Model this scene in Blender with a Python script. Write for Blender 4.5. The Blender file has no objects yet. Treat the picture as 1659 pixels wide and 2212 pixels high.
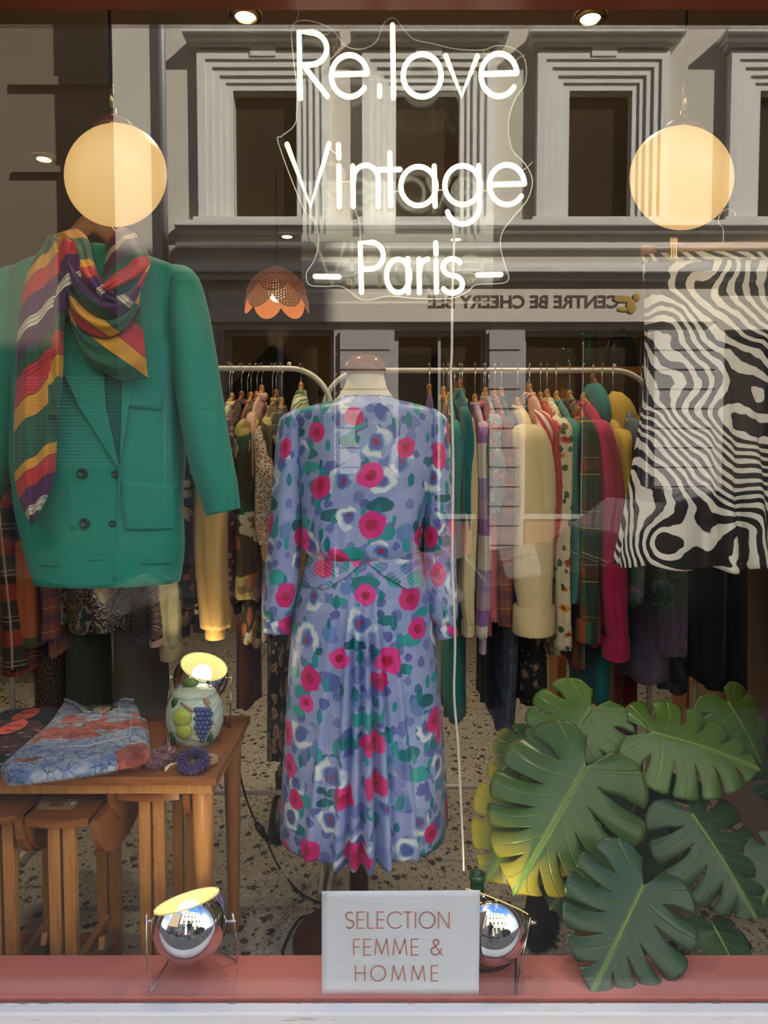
import bpy, math, random
import numpy as np
from mathutils import Vector, Matrix, Euler

# ------------------------------------------------------------------ camera, sky, sun, exposure
SC = bpy.context.scene
COL = SC.collection
IMW, IMH, FPX = 1659, 2212, 1600.0
CAMY, CAMZ, PITCH = -1.36, 1.27, math.radians(2.9)
cam_d = bpy.data.cameras.new('camera')
cam = bpy.data.objects.new('camera', cam_d)
COL.objects.link(cam)
cam.location = (0, CAMY, CAMZ)
cam.rotation_euler = (math.pi / 2 - PITCH, 0, 0)
cam_d.sensor_fit = 'VERTICAL'
cam_d.sensor_height = 36.0
cam_d.lens = FPX / IMH * 36.0
cam_d.clip_start = 0.05
SC.camera = cam

SC.view_settings.view_transform = 'Standard'
SC.view_settings.look = 'None'
SC.view_settings.exposure = 0.0
SC.view_settings.gamma = 1.0
SC.view_settings.use_curve_mapping = False
SC.cycles.use_denoising = True
SC.cycles.max_bounces = 10
SC.cycles.diffuse_bounces = 4
SC.cycles.glossy_bounces = 5
SC.cycles.transmission_bounces = 6
SC.cycles.transparent_max_bounces = 16
SC.cycles.caustics_reflective = False
SC.cycles.caustics_refractive = False
SC.cycles.sample_clamp_indirect = 6.0

SKY_STRENGTH = 2.75
SUN_STRENGTH = 29.0
SUN_DIR = Vector((1.1, 1.0, 0.92))          # towards the sun, over the shop's own roof

w = bpy.data.worlds.new('sky')
SC.world = w
w.use_nodes = True
wn, wl = w.node_tree.nodes, w.node_tree.links
wn.clear()
wo = wn.new('ShaderNodeOutputWorld'); wb = wn.new('ShaderNodeBackground')
tc = wn.new('ShaderNodeTexCoord'); sep = wn.new('ShaderNodeSeparateXYZ')
rp = wn.new('ShaderNodeValToRGB'); no = wn.new('ShaderNodeTexNoise'); cr = wn.new('ShaderNodeValToRGB')
mx = wn.new('ShaderNodeMix'); mx.data_type = 'RGBA'
rp.color_ramp.elements[0].color = (0.62, 0.70, 0.80, 1); rp.color_ramp.elements[0].position = 0.0
rp.color_ramp.elements[1].color = (0.10, 0.25, 0.62, 1); rp.color_ramp.elements[1].position = 0.8
no.inputs['Scale'].default_value = 2.2; no.inputs['Detail'].default_value = 6
cr.color_ramp.elements[0].position = 0.50; cr.color_ramp.elements[1].position = 0.66
mx.inputs[7].default_value = (1.0, 0.97, 0.93, 1)
wl.new(tc.outputs['Generated'], sep.inputs[0]); wl.new(sep.outputs[2], rp.inputs[0])
wl.new(tc.outputs['Generated'], no.inputs['Vector']); wl.new(no.outputs[0], cr.inputs[0])
wl.new(cr.outputs[0], mx.inputs[0]); wl.new(rp.outputs[0], mx.inputs[6])
wl.new(mx.outputs[2], wb.inputs[0]); wb.inputs[1].default_value = SKY_STRENGTH
wl.new(wb.outputs[0], wo.inputs[0])

sd = bpy.data.lights.new('sun', 'SUN'); sd.energy = SUN_STRENGTH; sd.angle = math.radians(0.6)
sd.color = (1.0, 0.94, 0.84)
sun = bpy.data.objects.new('sun', sd); COL.objects.link(sun)
sun.rotation_euler = SUN_DIR.to_track_quat('Z', 'Y').to_euler()
sun.location = (6, 5, 20)

# ------------------------------------------------------------------ helpers
CP, SP = math.cos(PITCH), math.sin(PITCH)
def ray(px, py):
    a, b = (px - IMW / 2) / FPX, (IMH / 2 - py) / FPX
    return Vector((a, CP + b * SP, -SP + b * CP))
CAM = Vector((0, CAMY, CAMZ))
def at(px, py, Y):
    r = ray(px, py); return CAM + r * ((Y - CAMY) / r.y)
def atz(px, py, z):
    r = ray(px, py); return CAM + r * ((z - CAMZ) / r.z)
def pxm(Y):                                   # metres per photo pixel at depth Y
    return (Y - CAMY) / FPX

class MB:
    def __init__(s): s.v = []; s.f = []; s.uv = []
    def add(s, vs, fs, uvs=None):
        o = len(s.v)
        s.v += [tuple(map(float, p)) for p in vs]
        s.f += [tuple(i + o for i in f) for f in fs]
        s.uv += [tuple(map(float, u)) for u in uvs] if uvs is not None else [(p[0], p[2]) for p in s.v[o:]]
        return s
    def grid(s, P, UV=None, flip=False):
        P = np.asarray(P, float); n, m = P.shape[:2]
        fs = []
        for i in range(n - 1):
            for j in range(m - 1):
                q = (i * m + j, i * m + j + 1, (i + 1) * m + j + 1, (i + 1) * m + j)
                fs.append(q[::-1] if flip else q)
        uv = None if UV is None else np.asarray(UV, float).reshape(-1, 2)
        return s.add(P.reshape(-1, 3), fs, uv)
    def fan(s, ring, uvs=None, flip=False):
        ring = [Vector(p) for p in ring]; c = sum(ring, Vector()) / len(ring)
        n = len(ring)
        fs = [(0, 1 + i, 1 + (i + 1) % n) for i in range(n)]
        if flip: fs = [f[::-1] for f in fs]
        if uvs is not None:
            uc = np.mean(np.array(uvs), axis=0); uvs = [uc] + list(uvs)
        return s.add([c] + ring, fs, uvs)
    def tube(s, path, r, n=8, cap=True, ry=None, side=None):
        path = [Vector(p) for p in path]; k = len(path)
        R = r if hasattr(r, '__len__') else [r] * k
        RY = R if ry is None else (ry if hasattr(ry, '__len__') else [ry] * k)
        T = []
        for i in range(k):
            a, b = path[max(i - 1, 0)], path[min(i + 1, k - 1)]
            t = (b - a); T.append(t.normalized() if t.length > 1e-9 else Vector((0, 0, 1)))
        u = Vector(side) if side is not None else (Vector((1, 0, 0)) if abs(T[0].x) < 0.8 else Vector((0, 1, 0)))
        rings = []; uvs = []; L = 0
        for i in range(k):
            if i: L += (path[i] - path[i - 1]).length
            u = (u - T[i] * u.dot(T[i])).normalized(); v = T[i].cross(u)
            rings.append([path[i] + u * (R[i] * math.cos(2 * math.pi * j / n)) + v * (RY[i] * math.sin(2 * math.pi * j / n)) for j in range(n + 1)])
            uvs.append([(2 * math.pi * max(R[i], RY[i]) * j / n, L) for j in range(n + 1)])
        s.grid([[tuple(p) for p in r_] for r_ in rings], uvs)
        if cap:
            s.fan(rings[0][:-1], flip=False, uvs=uvs[0][:-1]); s.fan(rings[-1][:-1], flip=True, uvs=uvs[-1][:-1])
        return s
    def lathe(s, prof, c=(0, 0, 0), n=32, axis=None):
        c = Vector(c)
        q = Vector((0, 0, 1)).rotation_difference(Vector(axis).normalized()) if axis is not None else None
        rows = []; uvs = []; L = 0
        for i, (r, z) in enumerate(prof):
            if i: L += math.hypot(r - prof[i - 1][0], z - prof[i - 1][1])
            row = []
            for j in range(n + 1):
                a = 2 * math.pi * j / n
                p = Vector((r * math.cos(a), r * math.sin(a), z))
                row.append(tuple(c + (q @ p if q else p)))
            rows.append(row); uvs.append([(j / n * 2 * math.pi * max(r, .01), L) for j in range(n + 1)])
        return s.grid(rows, uvs)
    def box(s, x0, x1, y0, y1, z0, z1):
        v = [(x, y, z) for z in (z0, z1) for y in (y0, y1) for x in (x0, x1)]
        return s.hexa(v)
    def hexa(s, v):
        f = [(0, 2, 3, 1), (4, 5, 7, 6), (0, 1, 5, 4), (2, 6, 7, 3), (0, 4, 6, 2), (1, 3, 7, 5)]
        vs = []; fs = []; uvs = []
        for q in f:
            o = len(vs); pts = [Vector(v[i]) for i in q]
            vs += pts; fs.append((o, o + 1, o + 2, o + 3))
            nn = (pts[1] - pts[0]).cross(pts[2] - pts[0])
            ax = max(range(3), key=lambda i: abs(nn[i]))
            uvs += [(p.y, p.z) if ax == 0 else ((p.x, p.z) if ax == 1 else (p.x, p.y)) for p in pts]
        return s.add(vs, fs, uvs)
    def bar(s, a, b, w, h, up=(0, 0, 1)):          # rectangular bar from a to b
        a, b = Vector(a), Vector(b); t = (b - a).normalized(); up = Vector(up)
        sd_ = t.cross(up); sd_ = sd_.normalized() if sd_.length > 1e-6 else Vector((1, 0, 0)); uu = sd_.cross(t)
        v = []
        for e in (a, b):
            for j in (-1, 1):
                for i in (-1, 1): v.append(e + sd_ * (i * w / 2) + uu * (j * h / 2))
        return s.hexa(v)
    def sphere(s, c, r, n=16, m=10, sc=(1, 1, 1)):
        rows = []; uvs = []
        for i in range(m + 1):
            th = math.pi * i / m
            rows.append([(c[0] + r * sc[0] * math.sin(th) * math.cos(2 * math.pi * j / n), c[1] + r * sc[1] * math.sin(th) * math.sin(2 * math.pi * j / n), c[2] + r * sc[2] * math.cos(th)) for j in range(n + 1)])
            uvs.append([(2 * math.pi * r * j / n, math.pi * r * i / m) for j in range(n + 1)])
        return s.grid(rows, uvs, flip=True)
    def prism(s, pts, d):                           # planar polygon (3D points) extruded by vector d, front + back + rim
        pts = [Vector(p) for p in pts]; d = Vector(d); n = len(pts)
        from mathutils.geometry import tessellate_polygon
        tri = tessellate_polygon([pts])
        s.add(pts, [tuple(t) for t in tri]); s.add([p + d for p in pts], [tuple(t)[::-1] for t in tri])
        s.add(pts + [p + d for p in pts], [(i, (i + 1) % n, n + (i + 1) % n, n + i) for i in range(n)])
        return s
    def build(s, name, mat, parent=None, smooth=True, weld=True, bevel=0, solid=0, sub=0, **props):
        me = bpy.data.meshes.new(name)
        me.from_pydata(s.v, [], s.f)
        ul = me.uv_layers.new(name='UVMap')
        idx = np.empty(len(me.loops), dtype=np.int32); me.loops.foreach_get('vertex_index', idx)
        ul.data.foreach_set('uv', np.array(s.uv, dtype=np.float32)[idx].ravel())
        if weld:
            import bmesh
            bm = bmesh.new(); bm.from_mesh(me); bmesh.ops.remove_doubles(bm, verts=bm.verts, dist=1e-5)
            bmesh.ops.recalc_face_normals(bm, faces=bm.faces); bm.to_mesh(me); bm.free()
        if smooth:
            me.polygons.foreach_set('use_smooth', [True] * len(me.polygons))
        me.materials.append(mat)
        o = bpy.data.objects.new(name, me); COL.objects.link(o)
        if solid:
            md = o.modifiers.new('solid', 'SOLIDIFY'); md.thickness = solid; md.offset = 0
        if bevel:
            md = o.modifiers.new('bevel', 'BEVEL'); md.width = bevel; md.segments = 2; md.limit_method = 'ANGLE'; md.angle_limit = math.radians(50)
        if sub:
            md = o.modifiers.new('sub', 'SUBSURF'); md.levels = sub; md.render_levels = sub
        if smooth and (bevel or smooth == 'auto'):
            try: me.set_sharp_from_angle(angle=math.radians(40))
            except Exception: pass
        if parent is not None: attach(o, parent)
        for k_, v_ in props.items(): o[k_] = v_
        return o

def attach(o, parent):
    o.parent = parent
    loc = Vector(parent.location); p = parent.parent
    while p is not None: loc = loc + Vector(p.location); p = p.parent
    o.matrix_parent_inverse = Matrix.Translation(-Vector(parent.location)) if parent.type == 'EMPTY' else Matrix.Identity(4)

def thing(name, label, cat, loc=(0, 0, 0), group=None):
    o = bpy.data.objects.new(name, None); COL.objects.link(o)
    o.location = loc; o.empty_display_size = .05
    o['label'] = label; o['category'] = cat
    if group: o['group'] = group
    return o
def tag(o, label, cat, group=None):
    o['label'] = label; o['category'] = cat
    if group: o['group'] = group
    return o
def struct(name, mb, m, **k):
    return mb.build(name, m, smooth=k.pop('smooth', False), kind='structure', **k)

def spline(pts, n=8):                               # Catmull-Rom through the points
    P = [np.array(p, float) for p in pts]; P = [2 * P[0] - P[1]] + P + [2 * P[-1] - P[-2]]
    out = []
    for i in range(1, len(P) - 2):
        for k in range(n):
            t = k / n
            out.append(0.5 * ((2 * P[i]) + (-P[i - 1] + P[i + 1]) * t + (2 * P[i - 1] - 5 * P[i] + 4 * P[i + 1] - P[i + 2]) * t * t + (-P[i - 1] + 3 * P[i] - 3 * P[i + 1] + P[i + 2]) * t ** 3))
    out.append(P[-2]); return out
def interp(x, xs, ys): return float(np.interp(x, xs, ys))
def arc(cx, cy, rx, ry, a0, a1, n=24):
    return [(cx + rx * math.cos(math.radians(a0 + (a1 - a0) * i / n)), cy - ry * math.sin(math.radians(a0 + (a1 - a0) * i / n))) for i in range(n + 1)]
rnd = random.Random(7)

# ------------------------------------------------------------------ material toolkit
class G:
    def __init__(s, name):
        s.m = bpy.data.materials.new(name); s.m.use_nodes = True
        s.t = s.m.node_tree; s.t.nodes.clear()
        s.out = s.t.nodes.new('ShaderNodeOutputMaterial')
        s._uv = s._ob = None
    def n(s, typ, props=None, inp=None, out=0):
        nd = s.t.nodes.new(typ)
        for k, v in (props or {}).items(): setattr(nd, k, v)
        it = inp.items() if isinstance(inp, dict) else enumerate(inp or [])
        for k, v in it:
            if v is None: continue
            s.put(nd.inputs[k], v)
        return nd.outputs[out]
    def put(s, sock, v):
        if isinstance(v, bpy.types.NodeSocket): s.t.links.new(v, sock)
        else:
            if sock.type == 'RGBA' and hasattr(v, '__len__') and len(v) == 3: v = (*v, 1)
            sock.default_value = v
    def uv(s):
        if s._uv is None: s._uv = s.n('ShaderNodeTexCoord', out=2)
        return s._uv
    def ob(s):
        if s._ob is None: s._ob = s.n('ShaderNodeTexCoord', out=3)
        return s._ob
    def math(s, op, a, b=None, c=None, clamp=False): return s.n('ShaderNodeMath', {'operation': op, 'use_clamp': clamp}, [a, b, c])
    def vmath(s, op, a, b=None, out=0): return s.n('ShaderNodeVectorMath', {'operation': op}, [a, b], out)
    def mix(s, f, a, b, blend='MIX'): return s.n('ShaderNodeMix', {'data_type': 'RGBA', 'blend_type': blend}, {0: f, 6: a, 7: b}, 2)
    def ramp(s, f, stops, mode='LINEAR'):
        nd = s.t.nodes.new('ShaderNodeValToRGB'); e = nd.color_ramp; e.interpolation = mode
        while len(e.elements) < len(stops): e.elements.new(0.5)
        for el, (p, c) in zip(e.elements, stops): el.position = p; el.color = (*c, 1) if len(c) == 3 else c
        s.put(nd.inputs[0], f); return nd.outputs[0]
    def noise(s, vec, scale, detail=3, rough=.5, out=0, dist=0):
        return s.n('ShaderNodeTexNoise', None, {'Vector': vec, 'Scale': scale, 'Detail': detail, 'Roughness': rough, 'Distortion': dist}, out)
    def vor(s, vec, scale, rand=1.0, feature='F1', out=0, dims='2D'):
        return s.n('ShaderNodeTexVoronoi', {'voronoi_dimensions': dims, 'feature': feature}, {'Vector': vec, 'Scale': scale, 'Randomness': rand}, out)
    def vorn(s, vec, scale, rand=1.0, dims='2D', feature='F1'):
        nd = s.t.nodes.new('ShaderNodeTexVoronoi'); nd.voronoi_dimensions = dims; nd.feature = feature
        s.put(nd.inputs['Vector'], vec); nd.inputs['Scale'].default_value = scale; nd.inputs['Randomness'].default_value = rand
        return nd.outputs
    def mapv(s, vec, loc=(0, 0, 0), rot=(0, 0, 0), scale=(1, 1, 1)):
        return s.n('ShaderNodeMapping', None, {'Vector': vec, 'Location': loc, 'Rotation': rot, 'Scale': scale})
    def xyz(s, vec):
        nd = s.t.nodes.new('ShaderNodeSeparateXYZ'); s.put(nd.inputs[0], vec); return nd.outputs
    def lt(s, a, b, soft=.02): # 1 where a<b, soft edge
        return s.n('ShaderNodeMapRange', {'clamp': True}, {0: a, 1: (b + soft) if not isinstance(b, bpy.types.NodeSocket) else b, 2: (b - soft) if not isinstance(b, bpy.types.NodeSocket) else s.math('SUBTRACT', b, 2 * soft), 3: 0.0, 4: 1.0})
    def bump(s, h, strength=.3, dist=.002, normal=None):
        return s.n('ShaderNodeBump', None, {'Strength': strength, 'Distance': dist, 'Height': h, 'Normal': normal})
    def bsdf(s, color, rough=.6, metal=0, spec=.5, normal=None, emis=None, estr=0, trans=0, ior=1.45, sheen=0, alpha=None, coat=0, sss=0):
        d = {'Base Color': color, 'Roughness': rough, 'Metallic': metal, 'Specular IOR Level': spec, 'Normal': normal, 'Transmission Weight': trans, 'IOR': ior, 'Sheen Weight': sheen, 'Coat Weight': coat}
        if emis is not None: d['Emission Color'] = emis; d['Emission Strength'] = estr
        if alpha is not None: d['Alpha'] = alpha
        sh = s.n('ShaderNodeBsdfPrincipled', None, d)
        s.t.links.new(sh, s.out.inputs[0]); return s.m
    def shader(s, sh): s.t.links.new(sh, s.out.inputs[0]); return s.m

def simple(name, col, rough=.6, metal=0, spec=.5, nscale=60, nvar=.08, bump=.0, **k):
    g = G(name); nz = g.noise(g.ob(), nscale, 3)
    c = g.mix(g.math('MULTIPLY', nz, nvar * 2), col, tuple(x * .6 for x in col))
    nm = g.bump(nz, bump, .002) if bump else None
    return g.bsdf(c, rough, metal, spec, nm, **k)

def weave(g, scale=900, strength=.15):
    u = g.xyz(g.uv())
    a = g.math('SINE', g.math('MULTIPLY', u[0], scale)); b = g.math('SINE', g.math('MULTIPLY', u[1], scale))
    return g.bump(g.math('ADD', g.math('MULTIPLY', a, b), g.math('MULTIPLY', g.noise(g.uv(), 40, 4), 4)), strength, .0006)
def cloth(name, col, rough=.85, var=.12, sheen=.15, bump=.25):
    g = G(name)
    nz = g.noise(g.uv(), 14, 4); c = g.mix(g.math('MULTIPLY', nz, var * 2), col, tuple(x * .55 for x in col))
    return g.bsdf(c, rough, spec=.25, normal=weave(g, 900, bump), sheen=sheen)
def motif(g, base, vec, scale, gate, rad, cols, seed=0, wob=.25, stretch=None, center=None, ring=None, soft=.03, lobes=0):
    """scatter blobs of fabric print (flowers, leaves, dots) over the base colour"""
    v = g.mapv(vec, (seed * 3.17, seed * 1.91, 0), (0, 0, seed * .7), (*(stretch or (1, 1)), 1))
    if wob:
        nz = g.n('ShaderNodeTexNoise', None, {'Vector': v, 'Scale': scale * 2.6, 'Detail': 2.0}, 1)
        v = g.vmath('ADD', v, g.vmath('MULTIPLY', g.vmath('SUBTRACT', nz, (.5, .5, .5)), (wob / scale, wob / scale, 0)))
    vo = g.vorn(v, scale, .85)
    rnd3 = g.n('ShaderNodeSeparateColor', None, [vo[1]]); nd = rnd3.node
    d = g.math('MULTIPLY', vo[0], 1.0)
    r = g.math('MULTIPLY', g.math('ADD', g.math('MULTIPLY', nd.outputs[1], .5), .75), rad)
    on = g.math('MULTIPLY', g.lt(g.math('DIVIDE', d, r), 1.0, soft / rad * .5), g.math('LESS_THAN', nd.outputs[0], gate))
    col = g.ramp(nd.outputs[2], [(i / len(cols), c) for i, c in enumerate(cols)], 'CONSTANT') if len(cols) > 1 else cols[0]
    q = g.math('DIVIDE', d, r)
    if ring is not None:
        col = g.mix(g.lt(g.math('ABSOLUTE', g.math('SUBTRACT', q, .72)), .14, .05), col, ring)
    if center is not None:
        col = g.mix(g.lt(q, .42, .08), col, center)
    return g.mix(on, base, col)
def printed(name, bg, layers, rough=.8, var=.08, bump=.2):
    g = G(name); vec = g.uv()
    c = g.mix(g.math('MULTIPLY', g.noise(vec, 10, 4), var * 2), bg, tuple(x * .6 for x in bg))
    for L in layers: c = motif(g, c, vec, **L)
    return g.bsdf(c, rough, spec=.3, normal=weave(g, 900, bump), sheen=.1)
def band(g, coord, period, lo, hi):               # 1 inside [lo,hi] of each period
    f = g.math('FRACT', g.math('DIVIDE', coord, period))
    return g.math('MULTIPLY', g.math('GREATER_THAN', f, lo), g.math('LESS_THAN', f, hi))
def plaid(name, bg, bands, rough=.85):
    """bands: (axis, period, lo, hi, colour, opacity)"""
    g = G(name); u = g.xyz(g.uv()); c = bg
    for ax, p, lo, hi, col, a in bands:
        c = g.mix(g.math('MULTIPLY', band(g, u[ax], p, lo, hi), a), c, col)
    return g.bsdf(c, rough, spec=.25, normal=weave(g), sheen=.1)
def striped(name, stops, period, axis=(1, 0), rough=.8, wob=0, line=None):
    g = G(name); u = g.xyz(g.uv())
    k = g.math('ADD', g.math('MULTIPLY', u[0], axis[0]), g.math('MULTIPLY', u[1], axis[1]))
    if wob: k = g.math('ADD', k, g.math('MULTIPLY', g.math('SUBTRACT', g.noise(g.uv(), 6, 1), .5), wob))
    c = g.ramp(g.math('FRACT', g.math('DIVIDE', k, period)), stops, 'CONSTANT')
    if line:                                       # thin rib lines woven between the stripes
        per, wdt, col, lo, hi = line
        f = g.math('FRACT', g.math('DIVIDE', k, period))
        zone = g.math('MULTIPLY', g.math('GREATER_THAN', f, lo), g.math('LESS_THAN', f, hi))
        c = g.mix(g.math('MULTIPLY', zone, g.math('MULTIPLY', g.math('LESS_THAN', g.math('FRACT', g.math('DIVIDE', k, per)), wdt), .6)), c, col)
    return g.bsdf(c, rough, spec=.3, normal=weave(g), sheen=.15)
def paisley(name, bg, cols, scale=16, rough=.85):
    g = G(name); v = g.uv()
    nz = g.noise(v, scale * .5, 2, out=1)
    v2 = g.vmath('ADD', v, g.vmath('MULTIPLY', nz, (.9 / scale, .9 / scale, 0)))
    d = g.vor(v2, scale, 1.0)
    c = g.ramp(g.math('FRACT', g.math('MULTIPLY', d, 3.2)), [(0, bg), (.42, cols[0]), (.52, bg), (.70, cols[1 % len(cols)]), (.80, cols[2 % len(cols)]), (.88, bg)], 'CONSTANT')
    return g.bsdf(c, rough, spec=.3, normal=weave(g), sheen=.1)
def wood(name, c1, c2, scale=6, rough=.42, axis=0, stretch=14):
    g = G(name)
    sc = [stretch, stretch, stretch]; sc[axis] = 1.0
    v = g.mapv(g.ob(), scale=tuple(sc))
    nz = g.noise(v, scale, 6, .6, dist=.8)
    nz2 = g.noise(v, scale * 5, 3)
    f = g.math('ADD', g.math('MULTIPLY', nz, .75), g.math('MULTIPLY', nz2, .25))
    c = g.ramp(f, [(.32, c2), (.62, c1)])
    return g.bsdf(c, rough, spec=.4, normal=g.bump(f, .08, .001))
# ------------------------------------------------------------------ materials of the place
def terrazzo():
    g = G('terrazzo'); v = g.ob()
    c = g.mix(g.noise(v, 5, 4), (.36, .325, .28), (.46, .43, .38))
    for sc, th, cols, sd_ in ((24, .26, [(.05, .04, .035), (.11, .07, .05), (.04, .04, .04)], 1), (48, .27, [(.08, .06, .045), (.50, .46, .40), (.14, .10, .075)], 2), (100, .30, [(.10, .08, .06), (.58, .54, .48), (.2, .15, .11)], 3)):
        v2 = g.mapv(v, (sd_ * 1.3, sd_ * 2.1, 0), (0, 0, sd_), (1, .7, 1))
        nz = g.noise(v2, sc * 2, 2, out=1)
        v3 = g.vmath('ADD', v2, g.vmath('MULTIPLY', nz, (.5 / sc, .5 / sc, 0)))
        vo = g.vorn(v3, sc, 1.0)
        s3 = g.n('ShaderNodeSeparateColor', None, [vo[1]]).node
        on = g.math('MULTIPLY', g.lt(vo[0], th, .03), g.math('LESS_THAN', s3.outputs[0], .36))
        c = g.mix(on, c, g.ramp(s3.outputs[1], [(i / len(cols), k) for i, k in enumerate(cols)], 'CONSTANT'))
    return g.bsdf(c, .35, spec=.4)
def glass_pane(name, base, power=5.0):
    """clear pane: a thin mirror layer over plain transparency, stronger towards grazing view"""
    g = G(name)
    lw = g.n('ShaderNodeLayerWeight', None, {'Blend': .5}, 1)
    f = g.math('ADD', g.math('MULTIPLY', g.math('POWER', lw, power), 1 - base), base, clamp=True)
    tr = g.n('ShaderNodeBsdfTransparent', None, {'Color': (.99, 1, .99, 1)})
    gl = g.n('ShaderNodeBsdfGlossy', None, {'Color': (1, 1, 1, 1), 'Roughness': 0.0})
    return g.shader(g.n('ShaderNodeMixShader', None, {0: f, 1: tr, 2: gl}))
def worn_paint():
    g = G('worn_white_paint'); v = g.mapv(g.ob(), scale=(.35, 1, 2.5))
    n1 = g.noise(v, 30, 8, .65)
    c = g.mix(g.ramp(n1, [(.60, (0, 0, 0)), (.70, (1, 1, 1))]), (.74, .72, .68), (.50, .46, .40))
    return g.bsdf(c, .55, normal=g.bump(n1, .4, .003))
def stone():
    g = G('pale_stone'); n1 = g.noise(g.ob(), 1.2, 6); n2 = g.noise(g.ob(), 12, 4)
    c = g.mix(n1, (.62, .57, .49), (.50, .45, .38)); c = g.mix(g.math('MULTIPLY', n2, .3), c, (.36, .32, .27))
    return g.bsdf(c, .9, spec=.1)
M = {}
M['terrazzo'] = terrazzo()
M['glass'] = glass_pane('window_glass', .050)
M['acrylic'] = glass_pane('clear_acrylic', .02)
M['white_worn'] = worn_paint()
M['stone'] = stone()
M['stone_white'] = simple('white_moulding', (.66, .63, .58), .8, nscale=8)
M['stone_dark'] = simple('shade_darkened_tan', (.17, .13, .09), .9, nscale=2, nvar=.2)  # tan darkened so the colour carries the shade on the neighbouring building
M['stone_grey'] = simple('grey_stone', (.34, .32, .31), .9, nscale=4)
M['riser'] = simple('dusky_red_riser', (.20, .06, .06), .6)
M['dark_pane'] = simple('dark_pane', (.035, .026, .016), .12, spec=.5)
M['zinc'] = simple('zinc', (.42, .42, .42), .5, .6)
M['asphalt'] = simple('asphalt', (.06, .06, .065), .85, nscale=90, nvar=.25, bump=.3)
M['paving'] = simple('paving', (.14, .135, .125), .85, nscale=30, nvar=.2)
M['red_frame'] = simple('oxblood_paint', (.34, .075, .035), .45)
M['ledge'] = simple('pink_ledge_paint', (.64, .20, .175), .55, nscale=9, nvar=.14)
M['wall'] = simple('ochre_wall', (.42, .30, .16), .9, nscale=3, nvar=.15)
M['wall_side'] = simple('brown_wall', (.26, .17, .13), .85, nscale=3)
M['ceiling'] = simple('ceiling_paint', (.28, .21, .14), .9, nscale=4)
M['white_metal'] = simple('white_tube_paint', (.74, .71, .66), .35)
M['chrome'] = simple('chrome', (.82, .82, .83), .035, 1.0, nvar=0)
M['steel'] = simple('steel_wire', (.55, .54, .52), .25, 1.0)
M['brass'] = simple('brass', (.72, .56, .26), .25, 1.0)
M['black'] = simple('black_plastic', (.012, .012, .012), .45)
M['hangwood'] = wood('hanger_wood', (.52, .27, .11), (.36, .16, .055), 9, .35, 0, 6)
M['hangwood_dark'] = wood('hanger_wood_dark', (.28, .12, .05), (.16, .06, .025), 9, .25, 0, 6)
M['teak'] = wood('teak_top', (.33, .125, .04), (.20, .065, .02), 5, .32, 0, 18)
M['teak_side'] = wood('teak_light', (.56, .28, .10), (.40, .17, .055), 5, .38, 2, 16)
M['walnut'] = wood('dark_pole_wood', (.13, .04, .02), (.06, .02, .012), 6, .3, 2, 10)

# ------------------------------------------------------------------ the setting
FACY = 9.0
def av(px, py, Y=FACY):                     # a point across the street, where its mirror image stands in the pane
    p = at(px, py, Y); return Vector((p.x, -p.y, p.z))
LEDGE_Z = at(830, 2160, 0).z
LEDGE_Y = (lambda r: (CAM + r * ((LEDGE_Z - CAMZ) / r.z)).y)(ray(830, 2062))
WTOP = at(830, 24, 0).z
CEIL = 2.62
STREET = -0.16
XL, XR, YB = -2.7, 3.2, 4.7

struct('floor', MB().box(XL, XR, 0.02, YB, -.06, 0), M['terrazzo'])
struct('ceiling', MB().box(XL, XR, 0.0, YB, CEIL, CEIL + .1), M['ceiling'])
struct('wall_back', MB().box(XL, XR, YB, YB + .1, 0, CEIL), M['wall'])
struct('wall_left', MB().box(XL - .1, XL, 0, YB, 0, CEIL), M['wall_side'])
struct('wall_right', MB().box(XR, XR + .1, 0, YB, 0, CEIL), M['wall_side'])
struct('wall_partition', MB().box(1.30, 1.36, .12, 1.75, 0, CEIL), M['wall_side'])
WX = 1.02
ROOF = 12.6
mb = MB()
mb.box(-7, -WX, -.06, .16, STREET, ROOF); mb.box(WX, 9, -.06, .16, STREET, ROOF)
mb.box(-WX, WX, -.06, .16, WTOP + .12, ROOF)
mb.box(-WX, WX, -.06, .02, STREET, LEDGE_Z - .16)
mb.box(-7, 9, .16, 7, CEIL + .2, ROOF)
struct('wall_front', mb, M['stone'])
mb = MB()                                    # worn white bottom rail of the shop window
mb.box(-WX, WX, -.035, -.004, LEDGE_Z - .06, LEDGE_Z - .001)
mb.box(-WX, WX, -.075, -.033, LEDGE_Z - .14, LEDGE_Z - .030)
mb.box(-WX, WX, -.14, -.070, LEDGE_Z - .20, LEDGE_Z - .062)
struct('window_frame', mb, M['white_worn'], bevel=.004)
mb = MB(); mb.box(-WX, WX, -.04, -.001, WTOP, WTOP + .14)
mb.box(-WX, -WX + .05, -.04, .03, LEDGE_Z, WTOP); mb.box(WX - .05, WX, -.04, .03, LEDGE_Z, WTOP)
dm_ = MB(); rg = random.Random(3); xs_ = np.linspace(-WX, WX, 160)
dm_.tube([(x, -.006, LEDGE_Z - .006 + rg.uniform(-.0008, .0008)) for x in xs_], [rg.uniform(.0028, .0058) for x in xs_], 6)
struct('trim_2', dm_, simple('dirty_putty', (.22, .19, .15), .9, nscale=30, nvar=.4))
struct('trim_1', mb, M['red_frame'], bevel=.003)
struct('window_1', MB().box(-WX + .04, WX - .04, 0, .006, LEDGE_Z - .004, WTOP + .01), M['glass'])
struct('window_ledge', MB().box(-WX, WX, .008, LEDGE_Y, LEDGE_Z - .035, LEDGE_Z).box(-WX, WX, .03, LEDGE_Y - .015, 0, LEDGE_Z - .035), M['ledge'], bevel=.003)
struct('sidewalk', MB().box(-12, 14, -3.1, -.06, STREET - .2, STREET), M['paving'])
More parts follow.
